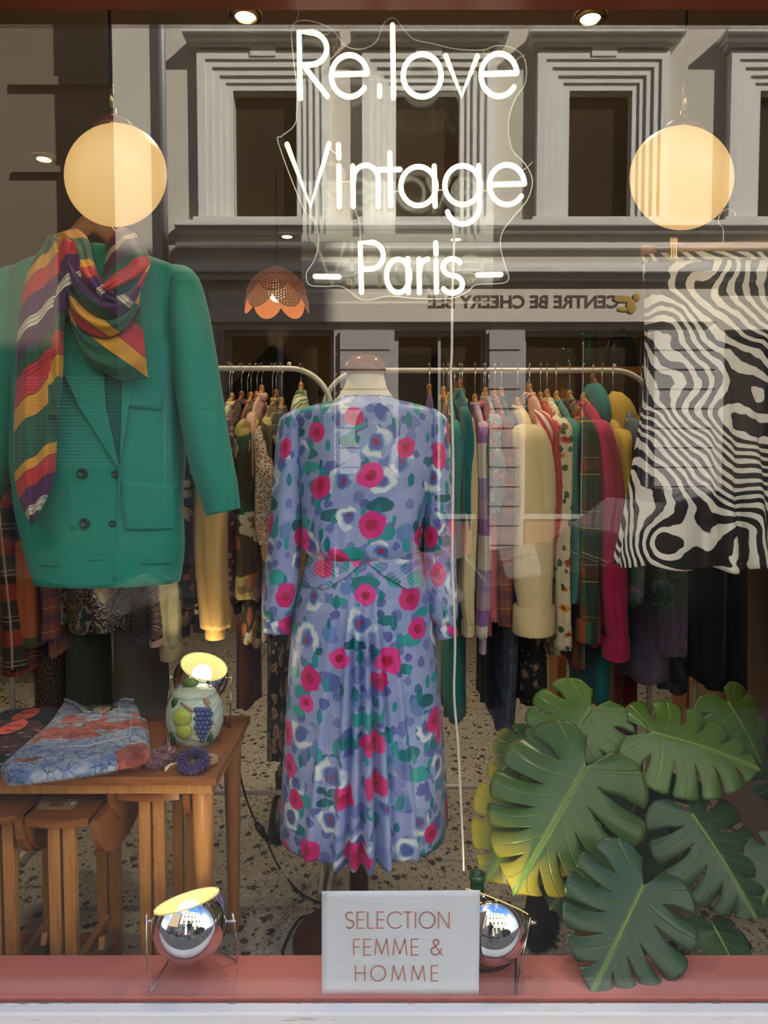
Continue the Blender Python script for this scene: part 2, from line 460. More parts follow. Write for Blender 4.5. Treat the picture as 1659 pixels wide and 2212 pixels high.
struct('road', MB().box(-12, 14, -7.2, -3.1, STREET - .3, STREET - .12), M['asphalt'])
struct('sidewalk_opposite', MB().box(-12, 14, -FACY, -7.2, STREET - .2, STREET), M['paving'])

# ------------------------------------------------------------------ the building across the street, seen as a reflection
bld = thing('building', 'pale stone building across the street mirrored in the window glass', 'building', (1.5, -FACY, STREET))
def fbox(mb, px0, px1, py0, py1, d0, d1):    # box on the facade between photo columns/rows, from depth d0 to d1 in front of the wall
    a, b = av(px0, py1), av(px1, py0)
    return mb.box(a.x, b.x, -FACY + d0, -FACY + d1, a.z, b.z)
OPEN = [(512, 645), (855, 990), (1220, 1352), (1622, 1760), (1985, 2120)]
Y0, Y1 = 197, 478
G0, G1 = 712, 1190                            # ground floor shop openings
GOP = [(485, 722), (852, 1048), (1132, 1395), (1560, 1800)]
topz, botz = av(830, -900).z, STREET
def zz(py): return av(830, py).z
def xx(px): return av(px, 1000).x
mb = MB(); x_l, x_r = xx(258), xx(2500)
def row(z0, z1, opens):
    x = x_l
    for a, b in opens:
        mb.box(x, xx(a), -FACY - .4, -FACY, z0, z1); x = xx(b)
    mb.box(x, x_r, -FACY - .4, -FACY, z0, z1)
UP = 3.35
row(zz(Y1), zz(Y0), OPEN); row(zz(Y1) + UP, zz(Y0) + UP, OPEN); row(zz(Y1) + 2 * UP, zz(Y0) + 2 * UP, OPEN)
for a, b in ((zz(G0), zz(Y1)), (zz(Y0), zz(Y1) + UP), (zz(Y0) + UP, zz(Y1) + 2 * UP), (zz(Y0) + 2 * UP, zz(Y0) + 2 * UP + 1.2)): mb.box(x_l, x_r, -FACY - .4, -FACY, a, b)
mb.build('facade_wall', M['stone'], bld, smooth=False)
mb = MB(); row(botz, zz(G0), GOP); mb.build('ground_floor_wall', M['stone_grey'], bld, smooth=False)
def facade_window(a, b, dz):
    mb = MB(); x0, x1 = xx(a), xx(b); z0, z1 = zz(Y1) + dz, zz(Y0) + dz
    for k, (o, dep) in enumerate(((0.0, .02), (.09, .05), (.17, .085), (.26, .12), (.35, .15))):   # stepped architrave, deeper outwards
        o2 = (.09, .17, .26, .35, .46)[k]
        mb.box(x0 - o2, x0 - o, -FACY - .02, -FACY + dep, z0, z1 + o2); mb.box(x1 + o, x1 + o2, -FACY - .02, -FACY + dep, z0, z1 + o2)
        mb.box(x0 - o, x1 + o, -FACY - .02, -FACY + dep, z1 + o, z1 + o2)
    mb.box(x0 - .52, x1 + .52, -FACY, -FACY + .2, z0 - .10, z0)
    f = mb.build('window', M['stone_white'], bld, smooth=False)
    hb = MB(); xm = (x0 + x1) / 2; hw = (x1 - x0) / 2 + .55
    for h0, h1, w_, d in ((.50, .55, -.02, .16), (.55, .60, .02, .26), (.60, .65, .06, .34), (.65, .74, -.04, .22)):
        hb.box(xm - hw - w_, xm + hw + w_, -FACY, -FACY + d, z1 + h0, z1 + h1)
    hb.box(xm - .17, xm + .17, -FACY, -FACY + .17, z1 + .38, z1 + .50)
    hb.build('hood', M['stone_white'], f, smooth=False)
    pb = MB(); r = .09; pts = []
    for cx, cz, a0 in ((x1 - r, z0 + r, -90), (x1 - r, z1 - r, 0), (x0 + r, z1 - r, 90), (x0 + r, z0 + r, 180)):
        pts += [(cx + r * math.cos(math.radians(a0 + t)), -FACY - .16, cz + r * math.sin(math.radians(a0 + t))) for t in (0, 22, 45, 67, 90)]
    pb.prism(pts, (0, -.04, 0)); pb.build('pane', M['dark_pane'], f, smooth=False)
    rb = MB(); rb.box(x0, x1, -FACY - .30, -FACY - .22, z0, z1); rb.build('reveal', M['stone_white'], f, smooth=False)
for a, b in OPEN:
    for k in range(3): facade_window(a, b, k * UP)
mb = MB()
for y0, y1, d in ((486, 497, .22), (497, 506, .15), (528, 540, .10), (575, 588, .20), (588, 598, .28), (598, 610, .16)): fbox(mb, 385, 2500, y0, y1, 0, d)
mb.build('string_course', M['stone_white'], bld, smooth=False)
for a, b in ((385, 470), (735, 842), (1056, 1124), (1410, 1545)):    # rusticated piers of the ground floor
    mb = MB(); fbox(mb, a + 1, b - 1, 716, 1216, 0, .035)
    for i in range(12): y = 715 + i * 42; fbox(mb, a, b, y + 3, y + 41, 0, .06)
    mb.build('rusticated_pier', M['stone_grey'], bld, smooth=False)
sgn = fbox(MB(), 455, 1545, 628, 698, 0, .10).build('shop_sign', simple('beige_sign', (.60, .53, .45), .7), bld, smooth=False)
def text(body, name, mat, parent, loc, size, rot, ext=.002, spacing=1.0, align='CENTER', shear=0, wide=1, offset=0):
    cu = bpy.data.curves.new(name, 'FONT'); cu.body = body; cu.size = size; cu.align_x = align; cu.extrude = ext
    cu.space_character = spacing; cu.offset = offset; cu.shear = shear; cu.materials.append(mat)
    tmp = bpy.data.objects.new(name, cu); me = bpy.data.meshes.new_from_object(tmp); bpy.data.objects.remove(tmp)
    me.transform(Matrix.Translation(Vector(loc)) @ Euler(rot).to_matrix().to_4x4() @ Matrix.Diagonal((wide, 1, 1, 1)))
    o = bpy.data.objects.new(name, me); COL.objects.link(o)
    if parent is not None: attach(o, parent)
    return o
M['sign_ink'] = simple('sign_lettering_brown', (.09, .05, .03), .7)
p0 = av(1128, 668)
cu = text('CENTRE BE CHEERY BEE', 'lettering', M['sign_ink'], sgn, (p0.x, -FACY + .103, p0.z), .235, (math.pi / 2, 0, math.pi), wide=1.03, offset=.007)
mb = MB(); c = av(1358, 664)
mb.sphere((c.x, -FACY + .11, c.z - .01), .10, 16, 10, (.75, .12, 1)); mb.sphere((c.x + .07, -FACY + .11, c.z + .11), .055, 12, 8, (1, .2, 1))
mb.sphere((c.x - .12, -FACY + .112, c.z + .09), .11, 12, 8, (1.2, .04, .45)); mb.sphere((c.x - .10, -FACY + .112, c.z - .05), .08, 12, 8, (1.1, .04, .4))
mb.build('bee_mark', simple('bee_yellow', (.42, .26, .06), .7), sgn)
mb = MB(); x0 = xx(368)
mb.tube([(x0, -FACY + .12, zz(740)), (x0, -FACY + .12, topz)], .05, 10); mb.tube([(x0 , -FACY + .12, botz), (x0, -FACY + .12, zz(738))], .065, 10)
mb.build('drainpipe', M['zinc'], bld)
for a, b in GOP:
    mb = MB(); fbox(mb, a, b, G0, G1 + 70, -.30, -.22); p = mb.build('shop_pane', M['dark_pane'], bld, smooth=False)
    mb = MB()
    for s, e in ((a, a + 9), (b - 9, b), ((a + b) / 2 - 4, (a + b) / 2 + 4)): fbox(mb, s, e, G0, G1, -.22, -.14)
    fbox(mb, a, b, G0, G0 + 10, -.22, -.12); fbox(mb, a, b, 1112, 1122, -.22, -.10)
    mb.build('shop_frame', M['stone_grey'], bld, smooth=False)
    fbox(MB(), a, b, 1122, 1262, -.22, -.14).build('stall_riser', M['riser'], bld, smooth=False)
# its darker neighbour to the left, standing a little back, with a roller shutter
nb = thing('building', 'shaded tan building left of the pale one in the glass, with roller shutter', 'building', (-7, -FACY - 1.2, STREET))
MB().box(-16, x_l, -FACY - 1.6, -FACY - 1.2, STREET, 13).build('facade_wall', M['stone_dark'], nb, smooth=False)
mb = MB()
for i in range(26):
    z = zz(1010) + i * .055
    mb.box(xx(-60), xx(236), -FACY - 1.22, -FACY - 1.16, z, z + .04)
mb.build('roller_shutter', simple('shutter_metal', (.34, .30, .26), .6), nb, smooth=False)
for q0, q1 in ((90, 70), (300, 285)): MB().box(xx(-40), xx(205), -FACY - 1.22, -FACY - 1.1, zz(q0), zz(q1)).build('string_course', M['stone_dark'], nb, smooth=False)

# bollard on the near pavement (mirrored in the glass)
b0 = at(1430, 1278, 2.9)
bol = thing('bollard', 'dark green ball-topped iron bollard on the pavement mirrored in the glass', 'bollard', (b0.x, -2.9, STREET))
MB().lathe([(.0, STREET), (.085, STREET), (.085, STREET + .12), (.062, STREET + .16), (.056, b0.z - .10), (.066, b0.z - .085), (.066, b0.z - .065), (.04, b0.z - .05)], (b0.x, -2.9, 0), 24).build('post', simple('bollard_green', (.012, .045, .035), .3), bol)
MB().sphere((b0.x, -2.9, b0.z), .068, 24, 16).build('ball', simple('bollard_ball_green', (.012, .045, .035), .22), bol)

# ------------------------------------------------------------------ downlights in the ceiling
M['lamp_hot'] = (lambda g: g.shader(g.n('ShaderNodeEmission', None, {0: (1, .86, .55, 1), 1: 14.0})))(G('downlight_glow'))
def downlight(px, py, lab, power=37):
    p = atz(px, py, CEIL - .012)
    t = thing('ceiling_downlight', lab, 'ceiling light', (p.x, p.y, CEIL), 'downlights in the shop ceiling')
    MB().lathe([(.030, 0), (.046, 0), (.048, .006), (.046, .0115)], (p.x, p.y, CEIL - .0125), 24).build('rim', M['brass'], t)
    MB().lathe([(.0, .004), (.030, .004)], (p.x, p.y, CEIL - .0125), 24).build('bulb', M['lamp_hot'], t)
    ld = bpy.data.lights.new('downlight_beam', 'SPOT'); ld.energy = power; ld.spot_size = math.radians(125); ld.spot_blend = .7
    ld.color = (1, .80, .52); ld.shadow_soft_size = .05
    lo = bpy.data.objects.new('downlight_beam', ld); COL.objects.link(lo); lo.location = (p.x, p.y, CEIL - .03); attach(lo, t)
downlight(530, 38, 'ceiling spot at the top edge of the window, left of the neon sign')
downlight(1275, 42, 'ceiling spot at the top edge of the window, right of the neon sign')
downlight(95, 345, 'small ceiling spot left of the round pendant above the green jacket')
downlight(620, 512, 'small ceiling spot right above the scalloped woven pendant lamp')
downlight(985, 518, 'small ceiling spot seen through the clear sign beside the word Paris')
# ------------------------------------------------------------------ neon sign on a clear acrylic board
NY = .07
def npt(p, dy=0): q = at(p[0], p[1], NY + dy); return (q.x, q.y, q.z)
def neon_mat():
    g = G('neon_tube')
    lw = g.n('ShaderNodeLayerWeight', None, {'Blend': .35}, 1)
    c = g.ramp(lw, [(.30, (1, .95, .78)), (.80, (1, .70, .20))])
    return g.shader(g.n('ShaderNodeEmission', None, {0: c, 1: 2.6}))
M['neon'] = neon_mat()
M['cable_white'] = simple('clear_white_cable', (.80, .72, .60), .4)
M['acrylic_edge'] = simple('acrylic_edge', (.85, .83, .76), .25)
def bow(cx, cy, rx, ry): return [[(cx - rx, cy - 3), (cx + rx, cy - 4)], arc(cx, cy, rx, ry, 5, 322, 40)]
neon = {
 'R': [[(649, 212), (647, 140), (646, 69), (672, 70)] + arc(670, 105, 36, 35, 88, -88, 16) + [(650, 141)], [(657, 143), (707, 208)]],
 'e': [[(719, 161), (793, 159)], arc(755, 164, 39, 45, 8, 325, 40)],
 'dot': [[(820, 186), (820, 207)]],
 'l': [[(848, 55), (850, 211)]],
 'o': [arc(912, 163, 41, 46, 0, 360, 44)],
 'v': [[(963, 121), (997, 207), (1031, 122)]],
 'e2': [[(1041, 160), (1116, 158)], arc(1078, 162, 39, 46, 8, 325, 40)],
 'V': [[(620, 312), (671, 446), (711, 311)]],
 'i': [[(732, 359), (733, 446)], [(731, 313), (732, 341)]],
 'n': [[(762, 359), (763, 446)], [(763, 395)] + arc(790, 386, 27, 29, 160, 0, 16) + [(817, 446)]],
 't': [[(842, 331), (844, 444)], [(817, 367), (864, 366)]],
 'a': [arc(904, 402, 38, 42, 0, 360, 40), [(938, 359), (940, 445)]],
 'g': [arc(999, 400, 38, 42, 0, 360, 40), [(1034, 358), (1036, 438)] + arc(1000, 442, 36, 42, 0, -158, 20)],
 'e3': [[(1058, 399), (1133, 397)], arc(1095, 399, 38, 43, 8, 325, 40)],
 'P': [[(781, 631), (779, 575), (778, 524), (802, 524)] + arc(800, 552, 28, 29, 85, -85, 14) + [(783, 582)]],
 'a2': [arc(860, 596, 25, 36, 0, 360, 36), [(881, 559), (882, 632)]],
 'r': [[(905, 560), (906, 632)], [(906, 590)] + arc(926, 582, 19, 22, 165, 95, 8)],
 'i2': [[(942, 563), (943, 631)], [(941, 525), (942, 549)]],
 's': [arc(977, 577, 20, 18, 35, 255, 16) + arc(977, 614, 22, 19, 85, -150, 18)],
 'dash': [[(681, 597), (732, 598)]], 'dash2': [[(1032, 594), (1082, 593)]]}
board = [(640, 262), (630, 278), (608, 295), (602, 312), (655, 450), (680, 480), (688, 520), (680, 560), (662, 590), (668, 615), (700, 619), (740, 620), (775, 645), (800, 648), (840, 640), (900, 645), (975, 645), (1010, 630), (1030, 615), (1085, 612), (1099, 600), (1090, 570), (1081, 530), (1086, 500), (1110, 468), (1140, 430), (1150, 390), (1135, 355), (1106, 322), (1098, 270), (1110, 220), (1135, 178), (1134, 130), (1112, 106), (1075, 98), (1040, 108), (980, 105), (940, 95), (895, 85), (872, 62), (850, 38), (828, 52), (812, 90), (780, 106), (745, 98), (722, 68), (690, 50), (650, 44), (630, 62), (634, 130), (642, 200)]
bpts = spline(board + [board[0]], 5)[:-1]
sg = thing('neon_sign', 'warm white neon sign on clear wavy board spelling Re.love Vintage Paris', 'neon sign', npt((870, 640)))
front = [npt(p, .012) for p in bpts]
MB().prism(front, (0, .004, 0)).build('acrylic_board', M['acrylic'], sg, smooth=False)
MB().tube([npt(p, .014) for p in bpts] + [npt(bpts[0], .014)], .0011, 6, cap=False).build('board_edge', M['acrylic_edge'], sg)
for k, strokes in neon.items():
    mb = MB()
    for s_ in strokes: 
        pth = s_ if len(s_) > 3 else spline(s_, 6)if len(s_) == 2 else s_
        mb.tube([npt(p) for p in pth], .0050, 10)
        for e in (pth[0], pth[-1]): mb.sphere(npt(e), .0050, 10, 6)
    mb.build('letter_tube', M['neon'], sg)
for hx, hy in ((755, 610), (1016, 607), (705, 70), (1050, 112)):
    MB().tube([npt(p, .006) for p in arc(hx, hy, 5, 5, 0, 360, 14)], .0010, 5).build('screw_hole_ring', M['brass'], sg)
wires = [[(978, 484), (981, 520), (977, 640), (976, 760), (974, 820), (979, 1000), (977, 1200), (983, 1380), (981, 1500), (989, 1600), (993, 1680), (998, 1790), (1001, 1880)]]
mb = MB()
for w_ in wires:
    q = [at(p[0], p[1], .09 + .05 * max(0, (p[1] - 1300) / 580)) for p in spline(w_, 6)]
    mb.tube(q, .0024, 8)
mb.build('power_cable', M['cable_white'], sg)
for pts in ([(763, 446), (776, 480), (778, 522)], [(711, 318), (722, 330), (731, 332)], [(940, 412), (955, 410), (962, 405)], [(733, 598), (760, 595), (779, 585)], [(1000, 590), (1015, 590), (1032, 594)],
            [(733, 395), (748, 392), (762, 395)], [(864, 412), (850, 415), (844, 412)], [(1037, 412), (1050, 412), (1058, 408)], [(640, 45), (645, 25), (640, 0)], [(1125, 370), (1138, 362), (1150, 350)], [(1109, 140), (1120, 125), (1133, 120)]):
    MB().tube([npt(p, .008) for p in spline(pts, 6)], .0009, 6).build('wire', M['cable_white'], sg)

# ------------------------------------------------------------------ two round tilted pendant lamps
def globe_mat(name, warm, off):
    g = G(name)
    lw = g.n('ShaderNodeLayerWeight', None, {'Blend': .3}, 1)
    c = g.ramp(g.math('ADD', lw, g.math('MULTIPLY', g.noise(g.ob(), 5, 1), .25)), [(.1, (1, .63, .23)), (.55, (.95, .56, .19)), (1.0, (.85, .47, .16))])
    e = g.n('ShaderNodeEmission', None, {0: c, 1: warm})
    b = g.n('ShaderNodeBsdfPrincipled', None, {'Base Color': (.14, .11, .07), 'Roughness': .4, 'Specular IOR Level': .3})
    return g.shader(g.n('ShaderNodeAddShader', None, [e, b]))
M['globe'] = globe_mat('frosted_globe_glass', .80, 0)
def pendant(lab, px, py, rpx, top, tilt, Y, stem_top, stem_bot):
    c = at(px, py, Y); R = rpx * pxm(Y)
    t = thing('pendant_lamp', lab, 'lamp', (c.x, c.y, CEIL), 'round pendant lamps in the window')
    ax = Vector(tilt).normalized()
    prof = [(R * math.cos(a), R * .86 * math.sin(a)) for a in np.linspace(-math.pi / 2, math.pi / 2, 40)]
    prof[0] = (0, -R * .86); prof[-1] = (0, R * .86)
    MB().lathe(prof, c, 56, ax).build('globe_shade', M['globe'], t)
    a, b = at(*stem_top, Y), at(*stem_bot, Y)
    MB().tube([(a.x, a.y, CEIL), a], .0032, 8).build('cord', M['black'], t)
    mid = a.lerp(b, .62)
    MB().tube([a, mid], .0048, 10).tube([mid, b], .0078, 12).build('stem', M['brass'], t)
    n = (b - c).normalized()
    MB().lathe([(0, .012), (.016, .012), (.030, .006), (.040, -.004), (.040, -.012)], c + n * (R * .97), 24, n).build('cap', M['walnut'], t)
pendant('round glowing pendant lamp hanging over the green jacket and scarf', 251, 380, 109, 0, (-.45, -.72, .55), .15, (239, 182), (245, 268))
pendant('round glowing pendant lamp hanging above the zebra skirt', 1471, 386, 110, 0, (.45, -.72, .55), .15, (1480, 187), (1476, 274))

# ------------------------------------------------------------------ eyeball spot lamps of chrome on wire legs
M['shade_inside'] = (lambda g: g.bsdf((.13, .12, .06), .5, emis=(1, .80, .26), estr=.72))(G('glowing_shade_enamel'))  # dark base; bulb light on the shade is put in as its own glow
M['bulb'] = (lambda g: g.shader(g.n('ShaderNodeEmission', None, {0: (1, .95, .80, 1), 1: 9.0})))(G('bulb_glow'))
def eyeball(lab, px, py, Y, R, normal, legs, table_z, power=1.6, bulb=(0, 0, 0), on=True):
    c = at(px, py, Y); n = Vector(normal).normalized()
    t = thing('spot_lamp', lab, 'lamp', (c.x, c.y, table_z), 'chrome eyeball lamps')
    a0 = math.asin(.52)
    prof = [(R * math.cos(a), R * math.sin(a)) for a in np.linspace(-math.pi / 2, a0, 36)]; prof[0] = (0, -R)
    MB().lathe(prof, c, 56, n).build('chrome_body', M['chrome'], t)
    inn = [(r * .955, z * .955 + (.002 if k else 0)) for k, (r, z) in enumerate(prof)]
    inn[-1] = (prof[-1][0] - .0016, prof[-1][1])
    MB().lathe(inn, c, 56, n).build('inner_shade', M['shade_inside'], t)
    MB().lathe([(prof[-1][0] + .0008, prof[-1][1] - .001), (prof[-1][0] + .0008, prof[-1][1] + .0012), (prof[-1][0] - .0022, prof[-1][1] + .0012)], c, 56, n).build('rim', M['shade_inside'], t)
    bc = c + n * (R * .16) + Vector(bulb)
    MB().sphere(bc, R * .36, 20, 14).build('bulb', M['bulb'], t)
    ld = bpy.data.lights.new('bulb_light', 'POINT'); ld.energy = power; ld.color = (1, .80, .48); ld.shadow_soft_size = .012
    lo = bpy.data.objects.new('bulb_light', ld); COL.objects.link(lo); lo.location = c + n * (R * .58); attach(lo, t)
    for leg in legs:
        MB().tube([Vector(p) for p in leg], .0022, 8).build('leg', M['steel'], t)
    for sx in (-1, 1): MB().tube([c + Vector((sx * R * .99, 0, 0)), c + Vector((sx * (R + .016), 0, 0))], .0045, 10).build('pivot_screw', M['steel'], t)
    return t, c
def wire_leg(c, sx, R, z, front, back):
    p = c + Vector((sx * (R + .013), 0, .006))
    return [p, Vector((front[0], front[1], z + .002)), Vector((back[0], back[1], z + .003)), c + Vector((sx * R * .45, .02, -R * .86))]
Lz = LEDGE_Z + .0005
c1 = at(412, 1985, .075)
f1 = atz(326, 2143, Lz); b1 = atz(385, 2090, Lz); f2 = atz(512, 2080, Lz)
eyeball('chrome eyeball spot lamp on the pink ledge in front of the nesting tables', 412, 1990, .078, .0755, (-.24, .22, .94),
        [[c1 + Vector((-.088, 0, .010)), c1 + Vector((-.088, -.004, -.06)), (f1.x, f1.y, Lz + .003), c1 + Vector((-.035, .02, -.072))],
         [c1 + Vector((.084, .0, .012)), c1 + Vector((.09, .012, -.06)), (f2.x, f2.y, Lz + .003), c1 + Vector((.030, .02, -.070))]], Lz, 1.2)
c2 = at(1062, 1990, .085)
g1 = atz(1113, 2150, Lz); g2 = atz(1000, 2150, Lz)
eyeball('chrome eyeball spot lamp half hidden behind the paper sign', 1060, 1993, .095, .0765, (.36, .50, .80),
        [[c2 + Vector((.076, -.01, .014)), (g1.x, g1.y, Lz + .003), c2 + Vector((.05, .0, -.06))],
         [c2 + Vector((-.090, 0, .010)), (c2.x - .10, c2.y - .02, Lz + .003), c2 + Vector((-.04, .02, -.065))]], Lz, 1.2)

# ------------------------------------------------------------------ paper sign taped to the glass
M['paper'] = (lambda g: g.bsdf(g.mix(g.math('MULTIPLY', g.noise(g.ob(), 25, 3), .25), (.86, .88, .94), (.74, .77, .86)), .9, normal=g.bump(g.noise(g.mapv(g.ob(), scale=(3, 1, 14)), 6, 3), .25, .004)))(G('white_paper'))
M['coral_ink'] = simple('coral_ink', (.70, .24, .18), .8)
PY = .016
ps = thing('paper_sign', 'white paper sign with coral letters reading SELECTION FEMME & HOMME', 'sign', at(865, 2150, PY))
P00, P10, P11, P01 = (695, 2150), (1034, 2149), (1037, 1923), (695, 1925)
def bil(u, v, wav=.0):
    x = (1 - u) * ((1 - v) * P00[0] + v * P01[0]) + u * ((1 - v) * P10[0] + v * P11[0])
    y = (1 - u) * ((1 - v) * P00[1] + v * P01[1]) + u * ((1 - v) * P10[1] + v * P11[1])
    q = at(x, y, PY + .0015 * math.sin(6 * u + 3 * v)); return q
MB().grid([[bil(u, v) for v in np.linspace(0, 1, 16)] for u in np.linspace(0, 1, 24)]).build('sheet', M['paper'], ps, solid=.0006)
CAPS = {'S': (.52, [arc(.27, .26, .22, .25, 40, 260, 14) + arc(.26, .75, .25, .25, 90, -140, 16)]),
 'E': (.46, [[(.46, 0), (.03, 0), (.03, 1), (.46, 1)], [(.03, .48), (.44, .48)]]), 'L': (.40, [[(.03, 0), (.03, 1), (.42, 1)]]),
 'C': (.85, [arc(.52, .5, .5, .5, 42, 318, 24)]), 'T': (.50, [[(0, 0), (.5, 0)], [(.25, 0), (.25, 1)]]), 'I': (.08, [[(.04, 0), (.04, 1)]]),
 'O': (.98, [arc(.49, .5, .48, .5, 0, 360, 32)]), 'N': (.70, [[(.03, 1), (.03, 0), (.68, 1), (.68, 0)]]), 'F': (.42, [[(.03, 1), (.03, 0), (.42, 0)], [(.03, .48), (.40, .48)]]),
 'M': (.92, [[(.02, 1), (.14, 0), (.46, .92), (.78, 0), (.90, 1)]]), 'H': (.66, [[(.03, 0), (.03, 1)], [(.64, 0), (.64, 1)], [(.03, .48), (.64, .48)]]),
 '&': (.72, [[(.70, 1), (.16, .30)] + arc(.31, .19, .17, .18, 200, -40, 14) + [(.18, .50)] + arc(.26, .74, .26, .26, 120, 300, 12) + [(.50, .85), (.68, .58)]]), ' ': (.36, [])}
def ribbon_text(s_, x0, x1, yt, yb, wpx, Y):
    h = yb - yt; gap = .20
    wsum = sum(CAPS[c][0] for c in s_) * h; n = len(s_) - 1
    g_ = ((x1 - x0) - wsum) / n; x = x0; mb = MB()
    for c in s_:
        wd, st = CAPS[c]
        for pl in st:
            pts = [(x + p[0] * h, yt + p[1] * h) for p in pl]
            for a, b in zip(pts[:-1], pts[1:]):
                dx, dy = b[0] - a[0], b[1] - a[1]; l = math.hypot(dx, dy) or 1
                ex, ey = dx / l * wpx * .3, dy / l * wpx * .3; nx, ny = -dy / l * wpx / 2, dx / l * wpx / 2
                q = [(a[0] - ex + nx, a[1] - ey + ny), (a[0] - ex - nx, a[1] - ey - ny), (b[0] + ex - nx, b[1] + ey - ny), (b[0] + ex + nx, b[1] + ey + ny)]
                o = len(mb.v)
                mb.add([at(p[0], p[1], Y) for p in q], [(0, 1, 2, 3)])
        x += wd * h + g_
    return mb
for s_, x0, x1, y0, y1 in (('SELECTION', 746, 971, 1970, 2005), ('FEMME &', 763, 956, 2029, 2063), ('HOMME', 767, 946, 2086, 2119)):
    ribbon_text(s_, x0, x1, y0, y1, 2.5, PY - .0026).build('lettering', M['coral_ink'], ps, smooth=False, weld=False)
for q in ([(680, 1938), (706, 1912), (712, 1926), (695, 1950)], [(1037, 1924), (1052, 1935), (1040, 1946), (1030, 1935)]):
    MB().prism([at(*p, PY - .002) for p in q], (0, .0003, 0)).build('tape', M['acrylic'], ps, smooth=False)

# ------------------------------------------------------------------ ghost-free wire cord beside right lamp, green bottle
cb = thing('power_cord', 'black cord lying on the ledge beside the right chrome lamp', 'cord', atz(1080, 2100, Lz))
pts = [(1140, 2025), (1120, 2055), (1090, 2088), (1040, 2098), (1015, 2085)]
MB().tube([Vector(atz(p[0], p[1], Lz + .003)) + Vector((0, 0, 0.0)) for p in spline(pts[1:], 8)], .0028, 8).build('cable', M['black'], cb)
bt = thing('bottle', 'dark green glass bottle standing behind the right chrome lamp', 'bottle', (at(1031, 1900, .30).x, .30, 0))
b0 = at(1031, 1892, .30)
gg = G('bottle_green_glass'); gg.bsdf((.02, .10, .04), .08, spec=.6, trans=.4)
zt = b0.z + .006
MB().lathe([(0, 0), (.036, 0), (.038, .01), (.038, zt - .14), (.032, zt - .10), (.017, zt - .06), (.0155, zt - .015), (.0185, zt - .013), (.0185, zt), (.013, zt), (.012, zt - .05)], (b0.x, .30, 0), 28).build('glass_body', gg.m, bt)

# clear glass screen, added behind the sign to mirror its lit words again
gs0, gs1 = at(652, 640, .36), at(1065, 640, .36)
tag(MB().box(gs0.x, gs1.x, .36, .366, at(800, 655, .36).z, CEIL - .001).build('added_glass_screen', glass_pane('clear_screen', .042), smooth=False), 'clear glass screen added behind the neon sign to mirror its words', 'glass screen')
